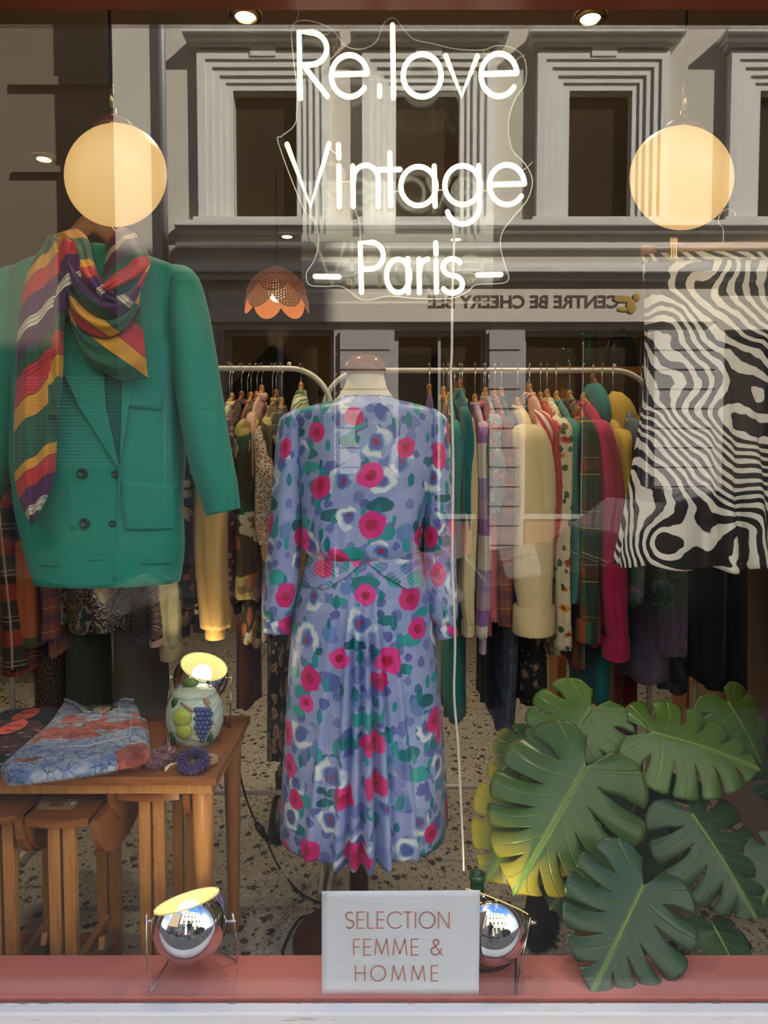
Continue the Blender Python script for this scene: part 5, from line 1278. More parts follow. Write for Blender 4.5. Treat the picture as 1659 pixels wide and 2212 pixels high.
# ------------------------------------------------------------------ things on the table
def jeans_mat():
    g = G('bleached_print_denim'); v = g.ob()
    w_ = g.vmath('ADD', g.mapv(v, scale=(1, .75, 1)), g.vmath('MULTIPLY', g.noise(v, 14, 3, out=1), (.05, .05, 0)))
    d = g.vor(g.mapv(w_, scale=(1.3, 1, 1)), 46, .8, 'DISTANCE_TO_EDGE', 0, '3D')
    c = g.ramp(g.noise(g.mapv(v, scale=(1, 1.8, 1)), 17, 6, .65), [(.30, (.06, .16, .34)), (.42, (.20, .27, .48)), (.52, (.42, .44, .52)), (.64, (.12, .32, .42)), (.75, (.30, .30, .55))])
    c = g.mix(g.math('MULTIPLY', g.math('MULTIPLY', g.lt(d, .06, .05), g.ramp(g.noise(v, 30, 3), [(.40, (0, 0, 0)), (.55, (1, 1, 1))])), .9), c, (.05, .075, .17))
    c = g.mix(g.ramp(g.noise(g.mapv(v, (2.2, 5.1, 1)), 7.5, 4, .6), [(.575, (0, 0, 0)), (.60, (1, 1, 1))]), c, g.mix(g.ramp(g.noise(v, 40, 4), [(.4, (0, 0, 0)), (.6, (1, 1, 1))]), (.50, .13, .085), (.26, .055, .045)))
    return g.bsdf(c, .85, normal=g.bump(g.noise(v, 300, 3), .4, .001), sheen=.1)
M['jeans'] = jeans_mat()
jn = thing('jeans', 'folded blue jeans with coral painted patches on the table', 'jeans', atz(200, 1640, TH))
def slab(pix, z0, z1, mat, name, parent, round_=.010, slope=0, sub=3):
    """soft folded cloth: photo outline on the table, puffed upward"""
    O = [atz(p[0], p[1], z1) for p in spline(list(pix) + [pix[0]], 5)[:-1]]
    c = sum(O, Vector()) / len(O); rows = []; K = len(O)
    lev = [(1.0, z0), (1.005, z0 + (z1 - z0) * .35), (1.0, z0 + (z1 - z0) * .7), (.975, z1 - .003), (.93, z1), (.75, z1 + .001), (.5, z1 + .0015), (.25, z1 + .001), (.02, z1)]
    for s_, z in lev:
        row = []
        for o_ in O + [O[0]]:
            x, y = c.x + (o_.x - c.x) * s_, c.y + (o_.y - c.y) * s_
            row.append((x, y, z + .004 * (math.sin(26 * x + 9 * y) * math.sin(19 * y)) * (1 if s_ < .97 else 0) * min(1, (1 - s_) * 6)))
        rows.append(row)
    return MB().grid(rows, [[(p[0], p[1]) for p in r] for r in rows]).build(name, mat, parent)
slab([(2, 1652), (30, 1618), (70, 1590), (105, 1558), (140, 1545), (290, 1544), (318, 1556), (322, 1600), (318, 1640), (200, 1660), (60, 1678), (14, 1678)], TH + .0005, TH + .018, M['jeans'], 'folded_leg', jn)
slab([(10, 1640), (60, 1598), (104, 1560), (125, 1532), (140, 1511), (160, 1512), (185, 1522), (255, 1522), (262, 1510), (290, 1512), (306, 1548), (318, 1590), (316, 1628), (200, 1650), (70, 1668), (18, 1664)], TH + .017, TH + .040, M['jeans'], 'seat_panel', jn)
pk = [(124, 1562), (285, 1546), (280, 1590), (190, 1611), (134, 1612)]
stitch = simple('white_stitch', (.62, .60, .62), .8)
MB().tube([atz(p[0], p[1], TH + .0425) for p in pk + [pk[0]]], .0012, 6).build('pocket_stitch', stitch, jn)
slab([(186, 1524), (256, 1522), (252, 1536), (190, 1538)], TH + .040, TH + .0435, F['black_floral'], 'label_patch', jn)
MB().tube([atz(p[0], p[1], TH + .046) for p in spline([(140, 1511), (162, 1520), (188, 1538), (250, 1537), (262, 1512), (290, 1512)], 5)], .0042, 8).build('waistband', M['jeans'], jn)

M['bag_film'] = (lambda g: g.shader(g.n('ShaderNodeMixShader', None, {0: g.math('ADD', g.math('MULTIPLY', g.ramp(g.noise(g.mapv(g.ob(), scale=(2, 30, 20)), 5, 5), [(.5, (0, 0, 0)), (.75, (1, 1, 1))]), .35), .06), 1: g.n('ShaderNodeBsdfTransparent', None, {0: (.97, .97, .97, 1)}), 2: g.n('ShaderNodeBsdfGlossy', None, {'Color': (.9, .9, .9, 1), 'Roughness': .12})})))(G('clear_bag_film'))
M['coral_sticker'] = simple('coral_sticker', (.78, .14, .10), .5)
def bag(lab, pix, z0, z1, inner, sticker, rot=.12):
    t = thing('packaged_garment', lab, 'packaged garment', atz(*pix[0], z0), 'bagged garments on the table')
    slab(pix, z0, z1 - .003, inner, 'folded_garment', t); slab(pix, z0 - .0001, z1, M['bag_film'], 'clear_bag', t)
    if sticker:
        sx, sy, rx, ry = sticker; zc = z1 + .0035; c = atz(sx, sy, zc); a = atz(sx + rx, sy, zc); b = atz(sx, sy - ry, zc)
        ring = [(c.x + (a.x - c.x) * math.cos(t_), c.y + (b.y - c.y) * math.sin(t_), zc) for t_ in np.linspace(0, 2 * math.pi, 33)[:-1]]
        st = MB().prism(ring, (0, 0, -.0006)).build('sticker', M['coral_sticker'], t, smooth=False)
        for k, s_ in enumerate(('Re.love', 'Vintage')):
            p = atz(sx + (2 if k else 0), sy + (14 if k else 0) * .8 - 1, zc + .0004)
            text(s_, 'lettering', M['ink'], st, p, .0155, (.35, 0, .06), ext=0)
bag('clear bagged dark garment with coral sticker, farthest of the bags beside the jeans', [(4, 1568), (8, 1532), (135, 1527), (110, 1560), (70, 1590), (0, 1596)], TH + .001, TH + .022, F['black_wool'], (56, 1543, 22, 14))
bag('clear bagged brown garment with coral sticker, middle of the bags beside the jeans', [(-60, 1600), (-40, 1560), (80, 1556), (90, 1582), (50, 1610), (10, 1626)], TH + .023, TH + .034, F['dark_print'], (28, 1570, 24, 15))
bag('clear bagged garment with coral sticker at the left edge, nearest of the bags', [(-70, 1640), (-60, 1604), (36, 1598), (40, 1618), (6, 1646)], TH + .001, TH + .021, F['black_wool'], (-2, 1600, 14, 12))

# ceramic jar with fruit in relief
jz = TH
jc = atz(411, 1615, TH); JX, JYc = jc.x, jc.y + .047
k = pxm(JYc); jh = .160
jr = thing('ceramic_jar', 'pale green ceramic jar with relief apples and blue grapes on the table', 'jar', (JX, JYc, TH))
M['celadon'] = (lambda g: g.bsdf(g.mix(g.ramp(g.vor(g.mapv(g.uv(), scale=(1, .5, 1)), 42, .8, 'DISTANCE_TO_EDGE'), [(0, (0, 0, 0)), (.12, (1, 1, 1))]), (.40, .52, .40), (.55, .65, .54)), .22, spec=.5, normal=g.bump(g.vor(g.mapv(g.uv(), scale=(1, .5, 1)), 42, .8, 'DISTANCE_TO_EDGE'), .6, .006)))(G('celadon_leaf_glaze'))
R = 62 * k
zr = at(411, 1498, JYc).z
HJ = zr - TH
MB().lathe([(0, 0), (R * .66, 0), (R * .70, .004), (R * .86, HJ * .16), (R * .98, HJ * .38), (R * 1.0, HJ * .55), (R * .97, HJ * .75), (R * .84, HJ * .93), (R * .76, HJ * .985), (R * .74, HJ)], (JX, JYc, TH), 56).build('body', M['celadon'], jr)
MB().lathe([(R * .75, HJ - .001), (R * .77, HJ + .003), (R * .72, HJ + .008), (R * .5, HJ + .016), (R * .2, HJ + .019), (0, HJ + .019)], (JX, JYc, TH), 48).build('lid', M['celadon'], jr)
M['leafglaze'] = simple('leaf_green_glaze', (.16, .28, .07), .25, nscale=40, nvar=.3); M['darkleaf'] = simple('dark_leaf_glaze', (.03, .10, .05), .28)
M['apple'] = simple('apple_green_glaze', (.42, .52, .07), .3, nscale=120, nvar=.2, bump=.3); M['grape'] = simple('grape_blue_glaze', (.07, .11, .27), .28)
MB().sphere((JX - .008, JYc, TH + HJ + .028), .018, 20, 12, (1.15, .8, .62)).tube([(JX - .02, JYc, TH + HJ + .026), (JX - .028, JYc, TH + HJ + .016)], .004, 8).build('leaf_knob', M['leafglaze'], jr)
def onjar(px, py, off=0):
    q = at(px, py, JYc - R)
    for _ in range(5):
        zf = (q.z - TH) / HJ; rr = R * interp(zf, [0, .16, .38, .55, .75, .93, 1], [.70, .86, .98, 1.0, .97, .84, .74]) + off
        dx = max(-.98, min(.98, (q.x - JX) / rr)); q = at(px, py, JYc - rr * math.sqrt(1 - dx * dx))
    return q
for ax_, ay_, ar in ((394, 1551, 21), (398, 1578, 18)): MB().sphere(onjar(ax_, ay_), ar * k * .98, 20, 14, (1, .6, 1)).build('apple', M['apple'], jr)
gk = MB(); gpos = [(424 + 9 * i + (4.5 if j % 2 else 0) - (0), 1533 + 9.5 * j) for j in range(8) for i in range(5)]
for gx, gy in gpos:
    cxg = 437; wv = interp(gy, [1528, 1545, 1560, 1580, 1602], [14, 21, 19, 13, 5])
    if abs(gx - cxg) <= wv: MB().sphere(onjar(gx, gy, .001), 5.6 * k, 12, 8).build('grape', M['grape'], jr)
for lx, ly in ((378, 1520), (374, 1590), (452, 1592), (445, 1519)):
    MB().sphere(onjar(lx, ly), 11 * k, 16, 10, (.8, .3, 1.15)).build('relief_leaf', M['darkleaf'] if ly != 1519 else simple('twig_pink', (.45, .26, .20), .4), jr)
MB().tube([onjar(*p, .003) for p in ((390, 1518), (400, 1524), (412, 1532), (418, 1538))], .0035, 8).build('twig', simple('twig_glaze', (.42, .24, .18), .35), jr)
# knitted hair scrunchies
def scrunchie(lab, px, py, R_, r_, col, tilt, hid=0, z=None, seed=0, var=None):
    z = TH + r_ + .001 if z is None else z
    c = atz(px, py, z); t = thing('scrunchie', lab, 'scrunchie', (c.x, c.y, TH), 'knitted scrunchies beside the jar')
    rr = random.Random(seed); rows = []; uv = []
    q = Vector((0, 0, 1)).rotation_difference(Vector(tilt).normalized())
    for i in range(121):
        a = 2 * math.pi * i / 120; row = []; ur = []
        rad = r_ * (1 + .18 * math.sin(17 * a + seed)); 
        for j in range(19):
            b = 2 * math.pi * j / 18; rb = rad * (1 + .14 * math.sin(5 * b + 23 * a))
            p = Vector(((R_ + rb * math.cos(b)) * math.cos(a), (R_ + rb * math.cos(b)) * math.sin(a), rb * math.sin(b) * .95))
            row.append(tuple(c + q @ p)); ur.append((a * R_ * 4, b * r_))
        rows.append(row); uv.append(ur)
    g = G('knit_wool'); nz = g.vor(g.ob(), 330, 1, dims='3D'); cc = g.mix(g.ramp(g.noise(g.ob(), 180, 3), [(.42, (0, 0, 0)), (.58, (1, 1, 1))]), col, var or tuple(x * .5 for x in col))
    m_ = g.bsdf(cc, .95, normal=g.bump(nz, .9, .004), sheen=.3)
    MB().grid(rows, uv).build('knit_ring', m_, t)
    return t, c
t1, c_ = scrunchie('plum flecked knitted scrunchie beside the jar', 352, 1634, .020, .0125, (.16, .03, .06), (-.1, -.25, 1), seed=1, var=(.42, .20, .22))
scrunchie('plum flecked knitted scrunchie lying against the folded jeans', 336, 1646, .017, .0105, (.15, .03, .06), (.1, -.2, 1), seed=4, var=(.38, .18, .2))
scrunchie('yellow and pink knitted scrunchie, tip showing right of the violet one', 450, 1642, .012, .009, (.60, .45, .16), (0, -.2, 1), seed=5, var=(.55, .16, .2))
t3, c3 = scrunchie('deep violet knitted scrunchie at the front table edge', 417, 1644, .024, .0125, (.045, .025, .16), (.05, -.55, 1), z=TH + .022, seed=2, var=(.025, .012, .09))
MB().tube([atz(*p, TH + .02) for p in ((390, 1648), (400, 1640), (412, 1642))], .0018, 6, ry=[.004] * 3).tube([atz(*p, TH + .02) for p in ((390, 1648), (368, 1652), (357, 1662))], .0015, 6, ry=[.003, .004, .006]).build('raffia_tie', simple('raffia', (.62, .52, .34), .8), t3)
MB().tube([atz(*p, TH + .03) for p in ((366, 1625), (362, 1600), (360, 1575))], .0008, 6).tube([atz(*p, TH + .03) for p in ((366, 1625), (366, 1600), (367, 1572))], .0008, 6).build('raffia_tie', simple('raffia', (.62, .52, .34), .8), t1)

# chrome lamp on the table, behind the jar
lc = at(434, 1464, JYc + .14)
LR = .073
eyeball('chrome eyeball spot lamp on the table behind the ceramic jar', 434, 1464, JYc + .14, LR, (.30, -.27, .86),
        [[lc + Vector((-LR - .01, 0, .008)), (lc.x - LR - .012, lc.y - .04, TH + .004), (lc.x - LR * .3, lc.y + .02, TH + .05)],
         [lc + Vector((LR + .01, 0, .008)), (atz(497, 1572, TH + .004).x, atz(497, 1572, TH + .004).y, TH + .004), (lc.x + LR * .5, lc.y + .03, TH + .04)]], TH, 1.0)
# black cord with switch running from the table to the floor
co = thing('power_cord', 'black lamp cord with inline switch trailing from the table to the floor', 'cord', (at(600, 1880, .6).x, .6, 0))
cp = [Vector(at(513, 1590, ty1 + .02)), Vector(at(520, 1680, ty1 + .03)), Vector(at(545, 1760, ty1 + .03)), Vector(at(572, 1808, .72)), atz(600, 1868, .012), atz(640, 1920, .006), atz(690, 1950, .005), atz(760, 1965, .005)]
cs = [Vector(p) for p in spline([tuple(p) for p in cp], 8)]
MB().tube(cs, .0032, 8).build('cable', M['black'], co)
MB().tube([at(553, 1778, ty1 + .0), at(562, 1792, ty1 - .01), at(578, 1814, .70)], [.008, .0095, .008], 10).build('switch', M['black'], co)
co2 = thing('power_cord', 'black cord looped on the floor left of the paper sign', 'cord', atz(645, 2050, .004))
cs = [Vector(p) for p in spline([tuple(atz(x, y, .0045)) for x, y in ((640, 2085), (612, 2062), (618, 2035), (636, 2000), (655, 1980), (700, 1976), (760, 1985))], 8)]
MB().tube(cs, .0034, 8).build('cable', M['black'], co2)
# ------------------------------------------------------------------ potted monstera
def leaf_mat(name, c1, c2, vein):
    g = G(name); u = g.xyz(g.uv())
    at_ = g.n('ShaderNodeAttribute', {'attribute_name': 'yellowing'}, None, 2)
    nz = g.noise(g.ob(), 9, 3)
    c = g.mix(nz, c1, c2)
    c = g.mix(at_, c, (.50, .40, .04))
    t, s_ = u[0], u[1]
    lat = g.lt(g.math('ABSOLUTE', g.math('SUBTRACT', s_, .5)), .030, .014)
    lat = g.math('MULTIPLY', lat, g.math('SUBTRACT', 1.0, g.math('MULTIPLY', t, .8), clamp=True))
    c = g.mix(g.math('MULTIPLY', lat, .55), c, vein)
    mid = g.lt(t, .034, .012); c = g.mix(mid, c, vein)
    h = g.math('SUBTRACT', g.math('MULTIPLY', g.noise(g.ob(), 55, 2), .25), g.math('MULTIPLY', lat, .9))
    return g.bsdf(c, .30, spec=.5, normal=g.bump(h, .5, .004))
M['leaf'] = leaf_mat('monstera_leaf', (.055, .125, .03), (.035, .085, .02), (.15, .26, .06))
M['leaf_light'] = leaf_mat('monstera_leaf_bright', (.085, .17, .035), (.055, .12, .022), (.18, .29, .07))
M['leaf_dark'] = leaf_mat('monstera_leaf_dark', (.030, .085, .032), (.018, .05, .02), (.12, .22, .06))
M['stalk'] = simple('plant_stalk', (.10, .17, .04), .45)
pt_x = at(1330, 1900, .52).x
plant = thing('potted_monstera', 'large monstera plant with split leaves at the lower right of the window', 'plant', (pt_x, .52, 0))
MB().lathe([(0, 0), (.09, 0), (.095, .01), (.125, .21), (.13, .215), (.13, .235), (.118, .235), (.112, .20), (0, .20)], (pt_x, .52, 0), 40).build('pot', simple('mustard_pot_glaze', (.42, .20, .03), .4), plant)
MB().lathe([(0, .203), (.113, .203)], (pt_x, .52, 0), 24).build('soil', simple('potting_soil', (.03, .02, .013), .95, bump=.5), plant)

def monstera(base, tip, wid, face, mat, lobes=5, cut=.42, open_=.62, droop=.10, fold=.10, yellow=None, seed=0, stem=True, root=(0, 0)):
    """base, tip: photo point + depth; wid: half width of the blade as a share of its length; face: direction the upper side looks"""
    B = at(base[0], base[1], base[2]); T = at(tip[0], tip[1], tip[2])
    ax = T - B; L = ax.length; ax.normalize()
    nrm = Vector(face).normalized(); nrm = (nrm - ax * nrm.dot(ax)).normalized(); sd_ = ax.cross(nrm)
    rr = random.Random(seed)
    def edge(th):       # outline of the blade around a point a third of the way up; th from the tip (0) to the back lobe (pi)
        r = np.interp(th, [0, .35, .8, 1.25, 1.75, 2.2, 2.6, 2.86], [.72, .67, .66, .70, .74, .74, .68, .56])
        w = wid * 1.5
        return (r * math.sin(th) * w * (.98 if th < 2 else 1.0), .30 + r * math.cos(th))
    me_v = []; me_f = []; me_uv = []; yl = []
    def put(x, y, u):   # leaf plane to world with droop and fold
        d2 = (x * x + (y - .3) ** 2)
        h = -droop * 1.1 * max(0, y - .25) ** 2 - fold * abs(x) - droop * 1.5 * x * x + .10 * fold * math.cos(9 * x)
        h += .05 * math.exp(-((x / .16) ** 2)) * -.25
        return B + ax * (y * L) + sd_ * (x * L) + nrm * (h * L)
    NT, NS = 16, 13
    for side in (-1, 1):
        ths = np.concatenate([[2.92], np.linspace(2.02, .0, lobes)])
        wob = [rr.uniform(-.07, .07) for _ in ths]; wob[0] = wob[-1] = 0
        ths = [t + w_ for t, w_ in zip(ths, wob)]
        for k in range(lobes):
            ta, tb = ths[k], ths[k + 1]
            ct = cut + rr.uniform(-.08, .08); first, last = (k == 0), (k == lobes - 1)
            rows = []; uvr = []
            for i in range(NT + 1):
                t = i / NT; row = []; ur = []
                for j in range(NS + 1):
                    s_ = j / NS; th0 = ta + (tb - ta) * s_
                    # narrow the lobe beyond the cut so a slit opens between neighbours
                    g1 = max(0, t - (ct if not first or s_ > .5 else .9)) / (1 - ct); shr = 1 - open_ * .46 * min(1, g1 * 2.6) ** .6 * (1 - .50 * g1)
                    c_ = .5
                    if first and s_ < .5: shr_l = 1
                    elif last and s_ > .5: shr_l = 1
                    else: shr_l = shr
                    sp = c_ + (s_ - c_) * shr_l
                    th = ta + (tb - ta) * sp
                    ex, ey = edge(max(0, th))
                    # root of the vein on the midrib
                    m = max(0.0, np.interp(th0, [0, .3, 1.0, 1.8, 2.3, 2.86], [.98, .72, .38, .10, .02, 0.0]))
                    tipr = 1 - .07 * abs(2 * s_ - 1) ** 4 * (0 if (first and s_ < .5) else 1)
                    q = t * tipr
                    x = ex * q; y = m + (ey - m) * q
                    y += .05 * math.sin(math.pi * q) * (1 if ey > m else .3)
                    row.append((side * x, y)); ur.append((abs(x) / .55 if True else q, s_))
                rows.append(row); uvr.append(ur)
            o = len(me_v)
            for i in range(NT + 1):
                for j in range(NS + 1):
                    x, y = rows[i][j]; p = put(x, y, 0); 
                    t = i / NT; g1 = max(0, t - ct); s_ = j / NS
                    p = p - nrm * (L * .10 * g1 * (2 * abs(s_ - .5)) ** 2 * .6) + nrm * (L * .012 * rr.uniform(-1, 1) * 0)
                    me_v.append(tuple(p)); me_uv.append((abs(x) * 1.6, s_)); 
                    yl.append(max(0.0, min(1.0, yellow(side * abs(x), y, t))) if yellow else 0.0)
            for i in range(NT):
                for j in range(NS):
                    a = o + i * (NS + 1) + j; q = (a, a + 1, a + NS + 2, a + NS + 1)
                    me_f.append(q if side > 0 else q[::-1])
    mb = MB(); mb.add(me_v, me_f, me_uv)
    # keep yellowing through welding: store as attribute before, by nearest vertex order
    ob_ = mb.build('leaf', mat, plant, weld=False, solid=.0012)
    a = ob_.data.attributes.new('yellowing', 'FLOAT', 'POINT'); a.data.foreach_set('value', np.array(yl, dtype=np.float32))
    import bmesh
    bm = bmesh.new(); bm.from_mesh(ob_.data); bmesh.ops.remove_doubles(bm, verts=bm.verts, dist=2e-4); bm.to_mesh(ob_.data); bm.free()
    mr = [put(0, y, 0) + nrm * .001 for y in np.linspace(-.0, .96, 14)]
    MB().tube(mr, list(np.linspace(.0030, .0008, 14)), 8).build('midrib', M['leaf_vein'], ob_)
    if stem:
        rx, ry_ = pt_x + root[0], .52 + root[1]
        p0 = Vector((rx, ry_, .20)); b_ = put(0, 0, 0)
        mid = p0.lerp(b_, .55) + Vector((0, .05, .10)); pre = b_ - nrm * .035 + Vector((0, .015, -.02))
        MB().tube([Vector(p) for p in spline([tuple(p0), tuple(mid), tuple(pre), tuple(b_)], 8)], .0042, 8).build('stalk', M['stalk'], plant)
    return ob_
M['leaf_vein'] = simple('leaf_midrib', (.17, .28, .06), .4)
S = math.sin
ye_edge = lambda x, y, t: (t - .72) * 2.0 if x > 0 and .1 < y < 1 else (t - .85) * 1.2
monstera((1155, 1600, .52), (1085, 1660, .44), .62, (-.2, -.7, .7), M['leaf'], 4, .6, .4, yellow=ye_edge, seed=11, root=(-.05, 0))
monstera((1190, 1690, .40), (1052, 1890, .30), .55, (-.35, -.75, .5), M['leaf'], 5, .45, .6, .12, .12, yellow=lambda x, y, t: max(0, t - .45) * 1.5 + .12, seed=3, root=(-.04, .0))
monstera((1390, 1700, .56), (1300, 1900, .50), .55, (0, -.9, .4), M['leaf_dark'], 4, .5, .5, seed=5)
monstera((1270, 1860, .45), (1190, 1960, .40), .6, (-.3, -.8, .5), M['leaf_dark'], 4, .55, .5, seed=15)
monstera((1450, 1810, .50), (1410, 1940, .45), .6, (0, -.9, .4), M['leaf_dark'], 4, .55, .5, seed=17)
monstera((1690, 1640, .52), (1700, 1760, .48), .6, (.1, -.8, .6), M['leaf_dark'], 4, .55, .5, seed=16)
monstera((1573, 1518, .50), (1650, 1640, .44), .70, (.15, -.72, .68), M['leaf_light'], 4, .62, .40, .16, .14, seed=7, root=(.05, .03))
monstera((1409, 1583, .40), (1640, 1648, .33), .50, (.10, -.70, .72), M['leaf_light'], 6, .42, .55, .16, .16, seed=8, root=(.02, 0))
monstera((1277, 1530, .46), (1180, 1668, .38), .64, (-.12, -.75, .66), M['leaf_light'], 5, .58, .45, .14, .12, seed=2, root=(-.02, 0))
monstera((1540, 1998, .20), (1592, 2092, .105), .62, (.1, -.72, .7), M['leaf_dark'], 4, .8, .2, .1, .08, seed=9, root=(.06, -.06))
monstera((1692, 1850, .26), (1640, 1975, .20), .5, (.05, -.85, .55), M['leaf_dark'], 4, .6, .5, .1, .1, seed=10, root=(.08, -.05))
monstera((1264, 1658, .34), (1118, 1915, .20), .54, (-.16, -.84, .52), M['leaf'], 6, .34, .70, .14, .14, yellow=lambda x, y, t: (y - .62) * 1.9 if y > .62 and t > .2 else (t - .9), seed=4, root=(-.02, -.05))
monstera((1495, 1760, .30), (1640, 1975, .17), .52, (.14, -.86, .50), M['leaf_dark'], 6, .36, .68, .14, .14, seed=6, root=(.04, -.05))
monstera((1390, 1913, .155), (1285, 2135, .022), .56, (-.06, -.86, .52), M['leaf_dark'], 6, .42, .62, .02, .05, seed=1, root=(0, -.09))
# ------------------------------------------------------------------ background of the shop
wl_ = at(598, 625, 2.0); Rw = 66 * pxm(2.0)
sl = thing('pendant_lamp', 'scalloped brown woven pendant lamp glowing deep in the shop', 'lamp', (wl_.x, 2.0, CEIL))
def wicker(name, c1, c2, e, hole):
    """cane webbing: open holes between the strands, strands glowing a little with the bulb behind"""
    g = G(name); d = g.vor(g.uv(), 85, .15)
    f = g.lt(d, hole, .05); c = g.mix(g.lt(d, hole + .12, .05), c1, c2)
    b = g.n('ShaderNodeBsdfPrincipled', None, {'Base Color': c, 'Roughness': .6, 'Emission Color': c, 'Emission Strength': e})
    t_ = g.n('ShaderNodeBsdfTransparent', None, {0: (1, 1, 1, 1)})
    return g.shader(g.n('ShaderNodeMixShader', None, {0: f, 1: b, 2: t_}))
M['wick_dark'] = wicker('woven_cane_dark', (.12, .035, .016), (.36, .13, .06), .42, .34)
M['wick_light'] = wicker('woven_cane_light', (.42, .15, .05), (.62, .27, .10), .38, .20)
zt_ = at(598, 575, 2.0).z; zb_ = at(598, 676, 2.0).z; Hh = zt_ - zb_
def petals(R_, ztop, zlow, n, rot, mat, name, drop):
    for k in range(n):
        a0 = rot + 2 * math.pi * k / n; w_ = math.pi / n * 1.02; rows = []; uv = []
        for i in range(15):
            t = i / 14; row = []; ur = []
            for j in range(13):
                s_ = -1 + 2 * j / 12; a = a0 + w_ * s_
                tt = t * (1 - drop * abs(s_) ** 2.2)
                r = R_ * math.sin(min(math.pi / 2, tt * 1.75)) ** .8 * (1 + .05 * (1 - s_ * s_)); z = ztop - (ztop - zlow) * tt ** 1.15
                row.append((wl_.x + r * math.cos(a), 2.0 + r * math.sin(a), z)); ur.append((R_ * a, t * (ztop - zlow)))
            rows.append(row); uv.append(ur)
        MB().grid(rows, uv).build(name, mat, sl, solid=.003)
petals(Rw * .93, zt_, zb_ + Hh * .30, 6, -math.pi / 2, M['wick_dark'], 'upper_petal', .28)
petals(Rw * .98, zt_ - .02, zb_, 6, -math.pi / 2 + math.pi / 6, M['wick_light'], 'lower_petal', .25)
MB().sphere((wl_.x, 2.0, zt_ - Hh * .46), Rw * .40, 16, 12, (.8, .8, 1.15)).build('bulb', (lambda g: g.shader(g.n('ShaderNodeEmission', None, {0: (1, .88, .52, 1), 1: 2.6})))(G('pale_bulb')), sl)
MB().tube([(wl_.x, 2.0, CEIL), (wl_.x, 2.0, zt_ - .01)], .003, 8).build('cord', M['black'], sl)
ld = bpy.data.lights.new('woven_glow', 'POINT'); ld.energy = 1.6; ld.color = (1, .62, .30); ld.shadow_soft_size = .05
lo = bpy.data.objects.new('woven_glow', ld); COL.objects.link(lo); lo.location = (wl_.x, 2.0, zb_ - .10); attach(lo, sl)

# diamond-shaped dark mirror on the back wall
dm = at(590, 850, YB - .03); kd = pxm(YB)
dmt = thing('diamond_mirror', 'dark diamond-shaped mirror on the back wall above the left rack', 'mirror', (dm.x, YB, dm.z))
s_ = 104 * kd
MB().prism([(dm.x - s_, YB - .035, dm.z), (dm.x, YB - .035, dm.z - s_), (dm.x + s_, YB - .035, dm.z), (dm.x, YB - .035, dm.z + s_)], (0, .035, 0)).build('frame', simple('dark_green_frame', (.012, .02, .012), .5), dmt, smooth=False)
s2 = s_ * .86
MB().prism([(dm.x - s2, YB - .038, dm.z), (dm.x, YB - .038, dm.z - s2), (dm.x + s2, YB - .038, dm.z), (dm.x, YB - .038, dm.z + s2)], (0, .003, 0)).build('mirror_glass', simple('smoked_mirror', (.03, .035, .025), .15, spec=.6), dmt, smooth=False)
# dark panel on the back wall, coloured for the dark of the doorway opening
struct('door_1', MB().box(at(835, 800, YB).x, at(960, 800, YB).x, YB - .04, YB - .01, 0, at(890, 768, YB).z), simple('dark_doorway', (.03, .018, .012), .6))
# shelf with bottles and bag, high on the right
SY = 1.9
shx0, shx1, shz = at(1190, 790, SY).x, at(1520, 790, SY).x, at(1300, 800, SY).z
sh = thing('shelf', 'wooden shelf behind the right rack carrying bottles and a dark bag', 'shelf', ((shx0 + shx1) / 2, SY, shz))
MB().box(shx0, shx1, SY - .12, SY + .16, shz - .03, shz).build('board', M['teak'], sh, smooth=False, bevel=.003)
for x in (shx0 + .05, shx1 - .05): MB().box(x - .02, x + .02, SY - .06, SY + .10, 0, shz - .0305).build('upright', M['teak'], sh, smooth=False, bevel=.002)
def bottle(lab, px, top, wpx, mat, prof):
    b = at(px, 790, SY); h = at(px, top, SY).z - shz; r = wpx / 2 * pxm(SY)
    t = thing('bottle', lab, 'bottle', (b.x, SY, shz), 'bottles on the shelf')
    MB().lathe([(rr_ * r, z * h + shz + .0005) for rr_, z in prof], (b.x, SY, 0), 24).build('glass_body', mat, t)
bottle('dark brown stoppered bottle on the shelf behind the right rack', 1228, 750, 30, simple('brown_bottle', (.03, .015, .008), .25), [(0, 0), (.9, 0), (.95, .1), (.9, .5), (.7, .55), (1, .62), (1.05, .8), (.8, .97), (0, 1)])
bottle('green bottle with dark cap on the shelf, beside the brown one', 1272, 718, 34, simple('green_bottle', (.03, .085, .015), .2), [(0, 0), (1, 0), (1, .6), (.95, .7), (.5, .74), (.9, .78), (.95, .97), (0, 1)])
bg = thing('handbag', 'black handbag with a top handle on the shelf beside the bottles', 'bag', (at(1340, 780, SY).x, SY, shz))
bx = at(1340, 780, SY).x; zt_b = at(1340, 730, SY).z
MB().grid([[(bx + a_ * w_ * .07, SY + b_ * .04 * w_, z) for a_, b_ in [(math.copysign(abs(math.cos(t)) ** .6, math.cos(t)), math.copysign(abs(math.sin(t)) ** .8, math.sin(t))) for t in np.linspace(0, 2 * math.pi, 33)]] for z, w_ in ((shz + .0005, .01), (shz + .001, 1.0), (shz + (zt_b - shz) * .6, .95), (zt_b - .01, .75), (zt_b, .5), (zt_b, .01))]).build('bag_body', simple('black_leather', (.014, .013, .014), .4), bg)
MB().tube([(bx - .045 + .09 * q, SY, zt_b - .01 + .05 * math.sin(math.pi * q)) for q in np.linspace(0, 1, 14)], .006, 8).build('handle', simple('black_leather_strap', (.014, .013, .014), .4), bg)
